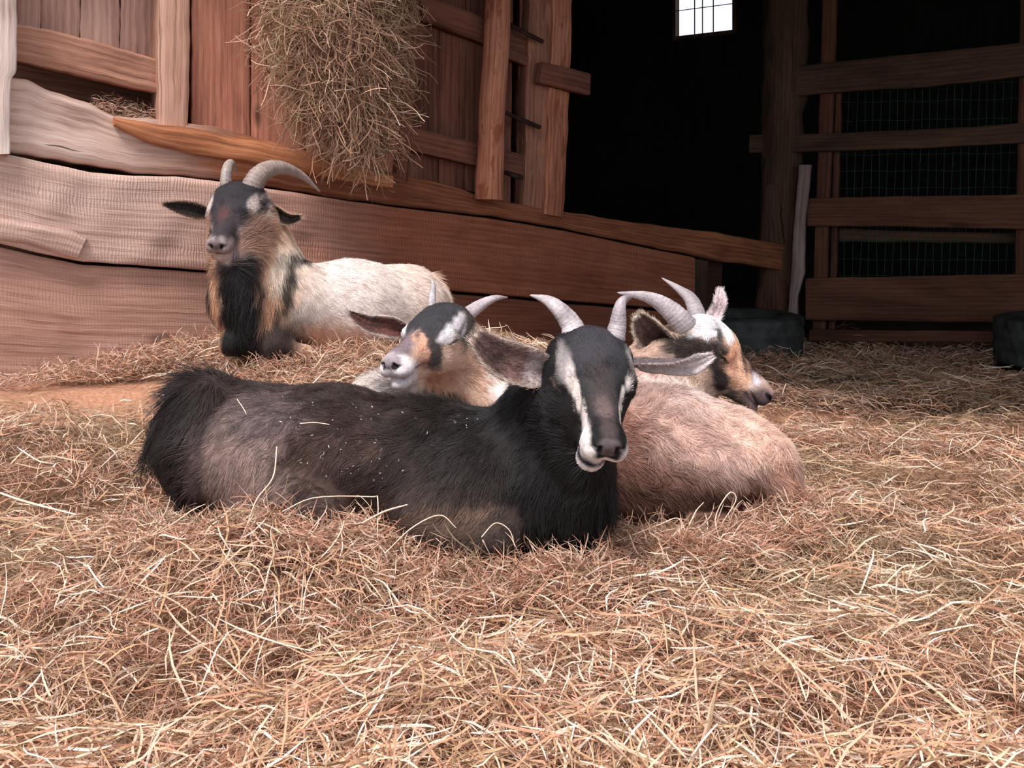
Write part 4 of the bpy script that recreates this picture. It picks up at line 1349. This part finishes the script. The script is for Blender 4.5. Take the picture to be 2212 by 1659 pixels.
# haunch over the folded leg, shank behind
cn(fc, (1648, 972, 1.70), (1568, 1020, 1.68), 38, 60, k=.03, flow=(.7, 0, -.7), hl=.024, rgb=PNK)
cn(fc, (1672, 975, 1.69), (1684, 1060, 1.68), 28, 20, k=.02, flow=(.1, 0, -1), hl=.030, lift=.4, rgb=(208, 162, 140))
cn(fc, (1700, 1060, 1.68), (1650, 1130, 1.68), 24, 24, k=.02, flow=(-.2, 0, -1), hl=.024, rgb=(170, 118, 98))
cn(fc, (1650, 1130, 1.66), (1500, 1140, 1.66), 28, 24, k=.02, hl=.014, rgb=(130, 84, 70))
paintC = [
    ('w', P(1480, 856, 1.92), (.17, .2, .042), (250, 234, 228), .5),
    ('w', P(1600, 900, 1.80), (.10, .2, .045), (230, 198, 184), .5),
    ('w', P(1420, 940, 1.72), (.14, .2, .055), (206, 172, 160), .6),
    ('w', P(1420, 1105, 1.68), (.25, .2, .085), (112, 80, 69), .5),
    ('w', P(1615, 1085, 1.72), (.060, .12, .050), (92, 54, 46), .35),  # shade in the recess below the haunch, painted dark
    ('w', P(1330, 1010, 1.72), (.07, .2, .14), (150, 108, 94), .6),
    ('w', P(1660, 950, 1.66), (.05, .12, .03), (226, 190, 174), .5),
    ('h', (.22, 0, -.30), (.45, .5, .45), (204, 176, 156), .2),
    ('w', P(1498, 754, 1.97), (.066, .10, .034), (58, 47, 43), .35),
    ('w', P(1552, 768, 1.97), (.026, .10, .036), (52, 44, 42), .3),
    ('w', P(1566, 815, 1.97), (.026, .10, .040), (62, 52, 50), .3),
    ('w', P(1600, 862, 1.96), (.040, .10, .022), (84, 68, 64), .35),
    ('w', P(1528, 707, 2.00), (.046, .14, .031), (232, 226, 230), .25, .4),
    ('w', P(1572, 722, 2.00), (.013, .14, .026), (244, 238, 240), .25),
    ('w', P(1556, 738, 1.97), (.007, .08, .030), (96, 86, 84), .5),
    ('w', P(1590, 776, 1.96), (.019, .10, .028), (224, 176, 148), .4, .7),
    ('w', P(1604, 815, 1.96), (.022, .10, .032), (226, 180, 154), .4, .7),
    ('w', P(1612, 772, 1.98), (.007, .10, .036), (104, 80, 70), .4),
    ('w', P(1634, 812, 1.97), (.010, .10, .028), (110, 84, 74), .4),
    ('w', P(1640, 826, 1.95), (.009, .10, .013), (204, 194, 198), .5),
    ('w', P(1650, 866, 1.94), (.030, .10, .026), (92, 76, 78), .3, .1),
    ('hm', (.955, .105, -.150), (.045, .06, .028), (26, 20, 20), .25, .05),
    ('hm', (1.0, .060, -.150), (.050, .034, .030), (22, 17, 17), .2, .05),
    ('hm', (.40, .25, -.205), (.08, .06, .014), (34, 26, 24), .3, .05),
]
gC, sub = build_goat('goat', 'pinkish-brown goat with white brow, face in profile to the right', 'goats resting in the hay', fc, hC, paintC, BRN,
                     0.0075, 0.0032, 105000, 31, P(1500, 1150, 1.75) * [1, 1, 0], dict(droop=.25, lock=.7, rad=.00038, varc=.24, lift=.3), iris=(120, 90, 60))
kid(horn_on(hC, -1, [P(1450, 672, 2.00), P(1400, 642, 2.0), P(1333, 632, 2.0)], 0.0290, gC, root=(.02, .13, -.27), rgb=(182, 170, 174), seed=9))
kid(horn_on(hC, 1, [P(1496, 654, 2.10), P(1468, 626, 2.12), P(1429, 600, 2.14)], 0.0225, gC, root=(.06, .12, -.18), rgb=(172, 160, 164), seed=10))
kid(ear('ear', [P(1452, 762, 2.0), P(1425, 742, 1.99), P(1400, 716, 1.98), P(1376, 680, 1.99)], [.022, .033, .036, .031, .012], [(-.45, -1, .1)], gC,
        (206, 176, 150), (74, 54, 50), cup=[.7, .5, .3], rim=(208, 190, 176), inner_tint=[((34, 24, 22), -.2, .4)], fuzz=3600, seed=12))
kid(ear('ear', [P(1530, 706, 2.09), P(1545, 680, 2.11), P(1555, 655, 2.11), P(1556, 626, 2.12)], [.014, .017, .014, .014, .006], [(-.2, -1, .2)], gC,
        (240, 230, 230), (226, 206, 208), cup=[.5, .3], fuzz=2600, seed=13))

# =========================== D: white-bodied goat with long horns by the wall
fdd = Field()
hD = head_pose((-.7227, 2.43, .6608), (-.031, -.762, -.647), (.021, -.648, .762), .2144)
goat_head(fdd, hD, lid=0.018, wide=1.10, mouth=.014)
fdd.cone(hD['W'](.14, 0, -.30), P(545, 530, 2.50), .20 * hD['L'], R_(62, 2.5), .05, flow=(.1, 0, -1), hl=.02, rgb=(206, 158, 126))
CR = (238, 223, 217); DT = (206, 158, 126)
cn(fdd, (625, 670, 2.54), (760, 668, 2.66), 100, 98, k=.05, flow=(1, .2, -.5), hl=.02, rgb=CR)
cn(fdd, (760, 668, 2.66), (880, 668, 2.78), 98, 86, k=.05, flow=(1, .2, -.5), hl=.022, rgb=CR)
cn(fdd, (875, 660, 2.78), (915, 668, 2.84), 80, 58, k=.05, flow=(1, .2, -.6), hl=.026, rgb=(238, 206, 188))
cn(fdd, (925, 610, 2.86), (950, 640, 2.88), 18, 12, k=.02, flow=(.5, 0, -1), hl=.05, lift=.5, rgb=(222, 184, 160))
cn(fdd, (600, 650, 2.52), (560, 560, 2.48), 86, 70, k=.06, flow=(.25, 0, -1), hl=.028, rgb=(232, 206, 188))
cn(fdd, (560, 560, 2.48), (535, 470, 2.46), 70, 58, k=.05, flow=(.15, 0, -1), hl=.024, rgb=DT)
cn(fdd, (520, 500, 2.42), (525, 640, 2.42), 52, 66, k=.05, flow=(0, 0, -1), hl=.045, rgb=(34, 30, 30))
cn(fdd, (540, 640, 2.45), (545, 710, 2.42), 68, 52, k=.05, flow=(0, 0, -1), hl=.05, rgb=(34, 30, 30))
cn(fdd, (510, 600, 2.36), (535, 700, 2.36), 26, 20, k=.04, flow=(.1, 0, -1), hl=.07, lift=.3, rgb=(30, 27, 28))
cn(fdd, (580, 690, 2.44), (500, 742, 2.36), 34, 26, k=.03, hl=.014, rgb=(36, 30, 30))
cn(fdd, (610, 690, 2.46), (585, 748, 2.38), 42, 26, k=.03, hl=.014, rgb=(44, 36, 34))
cn(fdd, (585, 750, 2.38), (660, 760, 2.42), 22, 16, k=.02, hl=.01, rgb=(40, 32, 30))
paintD = [
    ('w', P(690, 735, 2.55), (.14, .2, .055), (238, 190, 160), .6),
    ('w', P(485, 650, 2.42), (.022, .14, .20), (210, 166, 136), .4),
    ('w', P(590, 600, 2.42), (.055, .14, .14), (214, 166, 134), .35),
    ('w', P(625, 570, 2.50), (.050, .16, .085), (240, 222, 206), .4),
    ('w', P(600, 740, 2.40), (.06, .14, .05), (60, 48, 46), .35),
    ('w', P(650, 590, 2.55), (.014, .2, .055), (62, 52, 50), .5),
    ('w', P(635, 645, 2.50), (.014, .2, .05), (62, 50, 46), .5),
    ('w', P(612, 690, 2.46), (.012, .2, .045), (62, 50, 46), .5),
    ('w', P(660, 555, 2.58), (.040, .2, .014), (52, 46, 46), .5),
    ('w', P(525, 660, 2.36), (.050, .10, .17), (32, 29, 30), .3),
    ('h', (.72, 0, -.22), (.42, .35, .24), (148, 128, 126), .3),
    ('h', (.25, 0, -.02), (.52, .55, .24), (50, 46, 50), .2),
    ('hm', (.50, .26, -.34), (.34, .15, .22), (172, 134, 114), .35),
    ('w', P(543, 438, 2.36), (.013, .06, .028), (196, 178, 172), .4),
    ('w', P(457, 446, 2.40), (.008, .06, .028), (196, 178, 172), .4),
    ('w', P(548, 505, 2.38), (.030, .06, .030), (166, 130, 112), .35),
    ('hm', (.37, .25, -.200), (.085, .06, .018), (40, 32, 30), .3, .05),
    ('h', (.62, .0, -.1), (.36, .19, .16), (62, 54, 58), .3),
    ('h', (.56, -.02, -.04), (.11, .07, .08), (84, 58, 56), .6),
    ('hm', (.60, .15, -.24), (.20, .05, .07), (40, 34, 34), .4),
    ('h', (.93, 0, -.31), (.12, .18, .11), (190, 166, 162), .35, .25),
    ('h', (.97, 0, -.13), (.085, .10, .06), (122, 106, 110), .25, .05),
    ('hm', (1.0, .060, -.140), (.040, .022, .028), (26, 20, 20), .2, .05),
    ('h', (.93, 0, -.275), (.09, .13, .014), (90, 60, 56), .3, .05),
    ('h', (.82, 0, -.44), (.12, .12, .05), (50, 40, 40), .3),
]
gD, sub = build_goat('goat', 'white-bodied goat with long curved horns resting against the plank wall', 'goats resting in the hay', fdd, hD, paintD, CR,
                     0.009, 0.0038, 70000, 41, P(700, 750, 2.6), dict(droop=.5, lock=.36, rad=.00048, varc=.14), iris=(150, 110, 60))
kid(horn_on(hD, 1, [P(560, 380, 2.46), P(600, 362, 2.50), P(650, 378, 2.56), P(692, 415, 2.60)], 0.0330, gD, rgb=(158, 138, 130), seed=14, n=110, base_dark=(128, 112, 106)))
kid(horn_on(hD, -1, [P(490, 372, 2.47), P(498, 354, 2.54), P(506, 358, 2.62), P(512, 375, 2.68)], 0.0215, gD, rgb=(170, 156, 150), seed=15, base_dark=(128, 112, 106)))
kid(ear('ear', [P(455, 462, 2.46), P(425, 455, 2.46), P(392, 448, 2.46), P(353, 441, 2.45)], [.014, .021, .021, .015, .004], [(0, -1, -.35), (0, -1, 0)], gD,
        (52, 44, 40), (44, 36, 34), cup=[.7, .5, .3], rim=(120, 92, 70), fuzz=2200, seed=16))
kid(ear('ear', [P(566, 458, 2.48), P(596, 462, 2.46), P(624, 474, 2.44), P(653, 468, 2.44)], [.018, .026, .020, .015, .006], [(0, -1, -.3), (0, -1, 0)], gD,
        (176, 136, 110), (42, 34, 32), cup=[.8, .6, .3], rim=(196, 164, 136), inner_tint=[((196, 160, 136), -.2, .1)], fuzz=2200, seed=17))

# ------------------------------------------------------------------ hay and straw
M_hay = attr_mat('dry_hay', rough=0.62, spec=0.28, transl=0.22)
HAY = np.array([(226, 184, 152), (238, 206, 176), (214, 158, 126), (196, 140, 106), (178, 142, 108), (160, 118, 86), (246, 226, 204), (150, 130, 98), (202, 132, 102), (120, 84, 62)], float)
HAY = HAY + (HAY.mean(1, keepdims=True) - HAY) * .16 + np.array([2, 0, 3.])
HAYW = np.array([.20, .15, .16, .13, .10, .09, .045, .07, .08, .035]); HAYW /= HAYW.sum()


def blades(name, C, yaw, pitch, L, w, bend, tw, r, segs=5, cols=None, sag=None, **props):
    """flat curved blades / stalks: centre C, heading, length, width, bend -> one mesh"""
    n = len(C)
    d = np.stack([np.cos(yaw) * np.cos(pitch), np.sin(yaw) * np.cos(pitch), np.sin(pitch)], 1)
    up = np.array([0, 0, 1.0])
    s1 = unit(np.cross(d, up)); s2 = np.cross(s1, d)
    # bending direction in the plane normal to d
    ph = r.uniform(0, 2 * np.pi, n)
    bd = np.cos(ph)[:, None] * s1 + 0.55 * np.sin(ph)[:, None] * s2
    bd2 = unit(np.cross(d, bd))
    t = np.linspace(-.5, .5, segs + 1)
    Pn = np.zeros((n, segs + 1, 3))
    kink = r.normal(size=n) * 0.35
    k2 = r.normal(size=n) * 0.05
    for q, tt in enumerate(t):
        off = bend * (tt * tt - .08) + np.abs(tt - .15) * kink * 0.30
        Pn[:, q] = C + d * (L * tt * (1 - 0.30 * np.minimum(bend ** 2, 1) * tt * tt * 2))[:, None] + bd * (off * L)[:, None] + bd2 * (k2 * np.sin(tt * 7) * L)[:, None]
    if sag is not None:
        Pn[:, :, 2] += sag(Pn)
    T = unit(np.gradient(Pn, axis=1))
    ro = r.uniform(0, np.pi, n)[:, None] + tw[:, None] * t[None]
    a1 = unit(np.cross(T, np.broadcast_to(up + 1e-3, T.shape))); a2 = np.cross(T, a1)
    S = np.cos(ro)[..., None] * a1 + np.sin(ro)[..., None] * a2
    prof = np.clip(1.15 - (2 * np.abs(t)) ** 3 * .8, .25, 1)
    S = S * (w[:, None] * prof[None])[..., None] * .5
    V = np.stack([Pn - S, Pn + S], 2)
    base = np.arange(n)[:, None] * (2 * (segs + 1)) + 2 * np.arange(segs)[None]
    Fq = np.stack([base, base + 1, base + 3, base + 2], -1).reshape(-1, 4)
    if cols is None:
        cols = HAY[r.choice(len(HAY), n, p=HAYW)]
    c = lin(cols * r.uniform(.86, 1.06, (n, 1)))
    col = np.repeat(np.clip(c, 0, 1), 2 * (segs + 1), axis=0)
    return big_mesh(name, V.reshape(-1, 3), Fq, M_hay, attrs={'col': col}, smooth_shade=False, kind='stuff', **props)


# footprints of resting animals and tyres, where no straw grows through
FOOT = []
def foot(a, b_, r_):
    FOOT.append((P(*a)[:2], P(*b_)[:2], r_))
foot((440, 0, 1.62), (1120, 0, 1.58), .115)
foot((1120, 0, 1.58), (1210, 0, 1.50), .095)
foot((1340, 0, 1.86), (1640, 0, 1.74), .115)
foot((860, 0, 2.12), (1300, 0, 2.22), .09)
foot((610, 0, 2.52), (930, 0, 2.82), .11)
foot((520, 0, 2.40), (600, 0, 2.48), .08)


def in_foot(x, y, grow=0.0):
    m = np.zeros(len(x), bool)
    q = np.stack([x, y], 1)
    for a, b_, r_ in FOOT:
        ba = b_ - a; h = np.clip(((q - a) @ ba) / (ba @ ba), 0, 1)
        m |= np.linalg.norm(q - a - h[:, None] * ba, axis=1) < r_ + grow
    for cx, cy in [tuple(o.location[:2]) for o in COL.objects if o.name.startswith('old_tire')]:
        m |= np.hypot(x - cx, y - cy) < 0.285
    return m


def hay_top(x, y):
    """depth of the loose litter above the earth, with tufts and hollows"""
    s = 0.5 + 0.5 * np.sin(7.3 * x + 2.2 * np.sin(5.7 * y + 1)) * np.sin(8.9 * y + 1.7 * np.sin(6.1 * x))
    s2 = 0.5 + 0.5 * np.sin(23 * x + 2 * np.sin(17 * y)) * np.sin(27 * y + 2 * np.sin(19 * x + 2))
    return 0.006 + 0.030 * s + 0.024 * s2


def scatter(n, r, dmin=.86, dmax=4.65, power=0.0):
    d = dmin + (dmax - dmin) * r.random(n) ** (1.0 + power)
    px = r.uniform(-260, 2480, n)
    x = (px - 1106) * d / F; y = d
    w = WALL.dist(x, y)
    ok = (w > -0.01) & (FENCE.dist(x, y) > -0.35) & ~in_foot(x, y) & (r.random(n) < litter_density(x, y))
    return x[ok], y[ok]


def bed(name, n, seed, Lr, Wr, pit, layer, bend, power=0.0, dmax=4.65, colshift=1.0, seg=5, cols=None):
    r = np.random.default_rng(seed)
    x, y = scatter(n, r, dmax=dmax, power=power)
    n = len(x)
    hz = hay_top(x, y) * r.uniform(layer[0], layer[1], n) * (0.35 + 0.65 * litter_density(x, y))
    # heading follows soft swirls, mostly lying down
    yaw = 1.6 * np.sin(3.1 * x + 2 * np.sin(2.3 * y)) + r.normal(0, 1.15, n)
    pitch = r.normal(0, pit, n)
    gx_ = (ground_z(x + .02, y) - ground_z(x - .02, y)) / .04; gy_ = (ground_z(x, y + .02) - ground_z(x, y - .02)) / .04
    pitch = pitch + np.arctan(gx_ * np.cos(yaw) + gy_ * np.sin(yaw))
    k = np.maximum(1.0, y / 2.2)
    L = r.uniform(*Lr, n) * r.choice([.6, 1, 1.5], n, p=[.35, .45, .2]); w = r.uniform(*Wr, n) * k
    pitch = np.clip(pitch, -1.2, 1.2)
    z = ground_z(x, y) + hz + np.abs(np.sin(pitch)) * L * .12
    C = np.stack([x, y, z], 1)
    if cols is None:
        ci = r.choice(len(HAY), n, p=HAYW)
        c = HAY[ci].copy()
        # greener and pinker drifts
        g = smooth(.1, .9, np.sin(4.1 * x + 1.3 + 2 * np.sin(3.3 * y)) * np.sin(5.2 * y + .4))[:, None]
        c = c * (1 - .55 * g) + np.array([168, 150, 120]) * .55 * g
        g2 = smooth(.35, .95, np.sin(6.7 * x + 3.1 + 2 * np.sin(4.1 * y)) * np.sin(8.3 * y + 2.4 + np.sin(5 * x)))[:, None]
        c = c * (1 - .28 * g2) + np.array([150, 96, 76]) * .28 * g2
    else:
        c = np.asarray(cols, float)[r.integers(0, len(cols), n)]
    return blades(name, C, yaw, pitch, L, w, r.normal(0, bend, n), r.normal(0, 1.5, n), r, segs=seg, cols=c * colshift,
                  label=props_label[name][0], category=props_label[name][1])

props_label = {'hay_litter': ('deep bed of loose tan hay covering the whole yard floor', 'hay'),
               'straw_stalks': ('paler long stalks and broad blades strewn over the hay', 'straw')}
bed('hay_litter', 190000, 101, (.022, .060), (.0009, .0016), .30, (-.1, .9), .45, seg=4)
bed('straw_stalks', 17000, 102, (.05, .11), (.0015, .0028), .22, (.6, 1.15), .25, power=.5, seg=6,
    cols=[(240, 210, 184), (232, 190, 162), (246, 226, 208), (206, 168, 132), (226, 170, 138), (190, 158, 122)])

# loose tufts piled against the animals, the wall foot and the tyres
def rim(n, seed):
    r = np.random.default_rng(seed)
    xs, ys = [], []
    segs_ = [((380, 0, 1.44), (1290, 0, 1.36), .045, 5), ((1290, 0, 1.42), (1700, 0, 1.58), .045, 3), ((300, 0, 1.60), (370, 0, 1.50), .05, 1.3),
             ((1690, 0, 1.60), (1750, 0, 1.75), .05, 1.0), ((470, 0, 2.26), (980, 0, 2.62), .05, 2.4), ((1440, 0, 3.7), (2140, 0, 3.9), .10, 2.0), ((60, 0, 2.42), (460, 0, 2.7), .06, 1.3), ((1150, 0, 3.3), (1500, 0, 3.8), .06, .8)]
    tot = sum(s[3] for s in segs_)
    for a, b_, sp_, wt in segs_:
        k = int(n * wt / tot); t = r.random(k)
        A, B = P(*a), P(*b_)
        q = A + (B - A) * t[:, None]
        xs.append(q[:, 0] + r.normal(0, sp_ * .6, k)); ys.append(q[:, 1] + r.normal(0, sp_, k))
    x = np.concatenate(xs); y = np.concatenate(ys)
    ok = ~in_foot(x, y, -.02) & (WALL.dist(x, y) > 0)
    x, y = x[ok], y[ok]; n = len(x)
    yaw = r.normal(0, 1.0, n) + np.where(r.random(n) < .5, 0, np.pi)
    pitch = np.abs(r.normal(.25, .38, n)).clip(0, 1.25)
    L = r.uniform(.035, .085, n)
    z = ground_z(x, y) + hay_top(x, y) * r.uniform(.2, 1.3, n) + .35 * L * np.sin(pitch)
    c = HAY[r.choice(len(HAY), n, p=HAYW)]
    blades('hay_tufts', np.stack([x, y, z], 1), yaw, pitch, L, r.uniform(.001, .002, n) * np.maximum(1, y / 2.2), r.normal(0, .7, n), r.normal(0, 2, n), r,
           segs=7, cols=c, label='curly tufts of hay heaped round the resting goats and the wall foot', category='hay')
rim(15000, 103)


# ------------------------------------------------------------------ hanging hay bundle
fh = Field()
for a, b_, ra, rb in [((740, -60, 2.86), (735, 40, 2.84), 160, 150), ((735, 40, 2.84), (735, 150, 2.84), 150, 128), ((740, 150, 2.84), (775, 235, 2.86), 118, 82), ((775, 235, 2.86), (815, 300, 2.88), 70, 30)]:
    ya = 0.72
    n0 = len(fh.prims)
    fh.cone(P(*a), P(*b_), R_(ra, a[2]) * .80, R_(rb, b_[2]) * .80, .05)
Vh, Qh = fh.mesh(0.014, [])
Vh = Vh + (vnoise(Vh, 40, 3)[:, None] * .010) * vert_normals(Vh, Qh)
# flatten it against the wall
def flatten(V):
    d = (V @ WALL.n) - (1 / WALL.m) * -1.0
    w = WALL.dist(V[:, 0], V[:, 1])
    tgt = 0.03 + np.clip(w, 0, None) * .62
    return V + WALL.n * (np.where(w < .03, .03, tgt) - w)[:, None]
Vh = flatten(Vh)
hc = lin(np.array([104, 78, 58]))[None] * (1 + .35 * vnoise(Vh, 120, 8))[:, None]
hay_root = empty('hay_bundle', P(740, 0, 2.84), label='bundle of tangled dry hay hanging on the red boards', category='hay bundle')
subh = Matrix.Translation(-Vector(hay_root.location))
hb = big_mesh('hay_core', Vh, Qh, attr_mat('hay_core', rough=.95, var=.5, bump=1.0), hay_root, attrs={'col': np.clip(hc, 0, 1)}, kind='stuff')
hb.matrix_parent_inverse = subh
def bundle(n, seed):
    r = np.random.default_rng(seed)
    p, nf, k, T, bc = sample_mesh(Vh, Qh, n, r, lambda p, nn: np.where(nn @ WALL.n > -0.2, 1, .1))
    m = 9
    L = r.uniform(.06, .20, n)
    d = unit(nf * .25 + np.array([0, 0, -1.0]) * r.uniform(-.2, 1.1, n)[:, None] + WALL.t * (r.normal(0, .8, n))[:, None] + .3 * r.normal(size=(n, 3)))
    pts = np.zeros((n, m, 3)); pts[:, 0] = p - nf * .012 + nf * r.uniform(0, .03, n)[:, None]
    curl = unit(r.normal(size=(n, 3))) * r.uniform(.1, 1.1, n)[:, None]
    dd = d.copy()
    for s in range(1, m):
        dd = unit(dd + np.cross(dd, curl) * .45 + np.array([0, 0, -1.0]) * .13 + .16 * r.normal(size=(n, 3)) - nf * .05)
        pts[:, s] = pts[:, s - 1] + dd * (L / (m - 1))[:, None]
    w = WALL.dist(pts[..., 0], pts[..., 1]); pts = pts + WALL.n * np.where(w < .01, .01 - w, 0)[..., None]
    cols = np.array([(206, 166, 140), (228, 194, 168), (168, 128, 102), (186, 152, 120), (130, 98, 74), (212, 164, 138), (160, 138, 106)], float)
    c = lin(cols[r.integers(0, len(cols), n)] * r.uniform(.8, 1.08, (n, 1)))
    rr = np.broadcast_to(np.linspace(1, .55, m)[None], (n, m)) * r.uniform(.0008, .0021, n)[:, None]
    # ribbons as a mesh
    tcam = unit(np.gradient(pts, axis=1)); sd = unit(np.cross(tcam, WALL.n + .4 * r.normal(size=(n, 1, 3))))
    S = sd * rr[..., None]
    V = np.stack([pts - S, pts + S], 2)
    base = np.arange(n)[:, None] * (2 * m) + 2 * np.arange(m - 1)[None]
    Fq = np.stack([base, base + 1, base + 3, base + 2], -1).reshape(-1, 4)
    o = big_mesh('hay_strands', V.reshape(-1, 3), Fq, M_hay, hay_root, attrs={'col': np.repeat(np.clip(c, 0, 1), 2 * m, axis=0)}, smooth_shade=False, kind='stuff')
    o.matrix_parent_inverse = subh
bundle(8500, 301)

# little heap of hay lodged on the beam behind the rail
r = np.random.default_rng(55)
n = 900
t = r.random(n)
qq = np.array([WALL.hit(x, y, -0.06) for x, y in zip(205 + 150 * t, 232 + 30 * t + r.normal(0, 10, n))]) + r.normal(0, .012, (n, 3))
blades('hay_tuft', qq, r.uniform(0, 6.28, n), r.normal(0, .4, n), r.uniform(.02, .05, n), r.uniform(.001, .0018, n), r.normal(0, .6, n), r.normal(0, 1, n), r, segs=5,
       label='small heap of hay lodged on the sill beam left of the square post', category='hay')


# ------------------------------------------------------------------ wisps and chaff lying on the black goat, single stalks
def wisp(name, pix, w, rgb, label, parent=None):
    pts = np.array([P(*q) for q in pix])
    o = tube(name, pts, [w * .8, w, w * .6], M_stalk, m=5, n=18)
    return thing(o, label, 'straw')
M_stalk = plain('pale_stalk', (228, 194, 170), rough=.6, nscale=60, var=.12, bump=0)
r = np.random.default_rng(77)
n = 110
u = r.random(n); v = r.random(n)
ppx = 560 + 560 * u; ppy = 850 + 60 * u + 190 * v ** 1.3
dep = 1.60 - np.sqrt(np.clip(.122 ** 2 - ((ppy - (970 + 75 * u)) / 1250) ** 2, 0, None)) - .012
qq = np.array([P(a, b_, c_) for a, b_, c_ in zip(ppx, ppy, dep)])
blades('hay_chaff', qq, r.uniform(0, 3.1, n), r.normal(0, .7, n), r.choice([.003, .005, .012], n, p=[.6, .3, .1]), r.uniform(.0008, .0014, n), r.normal(0, .3, n), r.normal(0, 1, n), r, segs=3,
       cols=np.full((n, 3), 225.), label='flecks of chaff caught in the coat of the black goat', category='chaff')

# long single stalks arching over the coat and the litter
STK = [([(648, 915, 1.465), (680, 913, 1.462), (712, 917, 1.46)], .0011, 'straight pale stalk lying across the black goat\'s flank'),
       ([(512, 862, 1.52), (530, 890, 1.50), (542, 922, 1.49)], .0009, 'short bent stalk on the rump of the black goat'),
       ([(598, 965, 1.40), (590, 1030, 1.36), (555, 1078, 1.33), (535, 1130, 1.32)], .0012, 'drooping blade of hay before the haunch of the black goat'),
       ([(610, 1105, 1.33), (680, 1075, 1.33), (800, 1073, 1.34), (816, 1080, 1.33), (815, 1160, 1.31)], .0010, 'long stalk bent at a right angle below the belly of the black goat'),
       ([(782, 1130, 1.32), (830, 1105, 1.32), (880, 1090, 1.33)], .0016, 'broad pale stalk slanting up before the folded foreleg'),
       ([(832, 1195, 1.30), (890, 1140, 1.31), (950, 1113, 1.33), (985, 1140, 1.32)], .0011, 'arched stalk before the elbow of the black goat'),
       ([(1040, 1160, 1.32), (1070, 1130, 1.33), (1100, 1145, 1.33), (1112, 1180, 1.31)], .0009, 'small arched stalk at the chest of the black goat'),
       ([(1560, 1180, 1.50), (1545, 1120, 1.52), (1575, 1065, 1.53), (1590, 1080, 1.53), (1560, 1130, 1.51)], .0011, 'looped stalk before the haunch of the pinkish-brown goat'),
       ([(1470, 1180, 1.50), (1500, 1110, 1.52), (1520, 1085, 1.53)], .0010, 'upright stalk before the belly of the pinkish-brown goat'),
       ([(1330, 1170, 1.45), (1420, 1135, 1.48), (1465, 1120, 1.49), (1475, 1160, 1.47)], .0011, 'bowed stalk between the two front goats'),
       ([(0, 1065, 1.42), (60, 1085, 1.38), (165, 1112, 1.33)], .0022, 'thick pale stalk at the left frame edge')]
for pix, w_, lb_ in STK:
    wisp('hay_stalk', pix, w_, None, lb_)

# stones
def stone(c, r3, rgb, label, seed):
    f_ = Field(); f_.ell(c, r3, None, .01)
    V, Q = f_.mesh(min(r3) / 5, [])
    N_ = vert_normals(V, Q); V = V + N_ * (vnoise(V, 70, seed) * min(r3) * .22)[:, None]
    o = big_mesh('stone', V, Q, plain('stone_' + str(seed), rgb, rough=.9, nscale=60, var=.2, bump=.5))
    return thing(o, label, 'stone')
stone(P(505, 1214, 1.46), (.026, .018, .018), (222, 190, 174), 'pale flat stone half buried in hay before the black goat', 3)
stone(P(606, 1326, 1.28), (.021, .018, .012), (104, 82, 76), 'dark brown clod in the hay in the left foreground', 4)
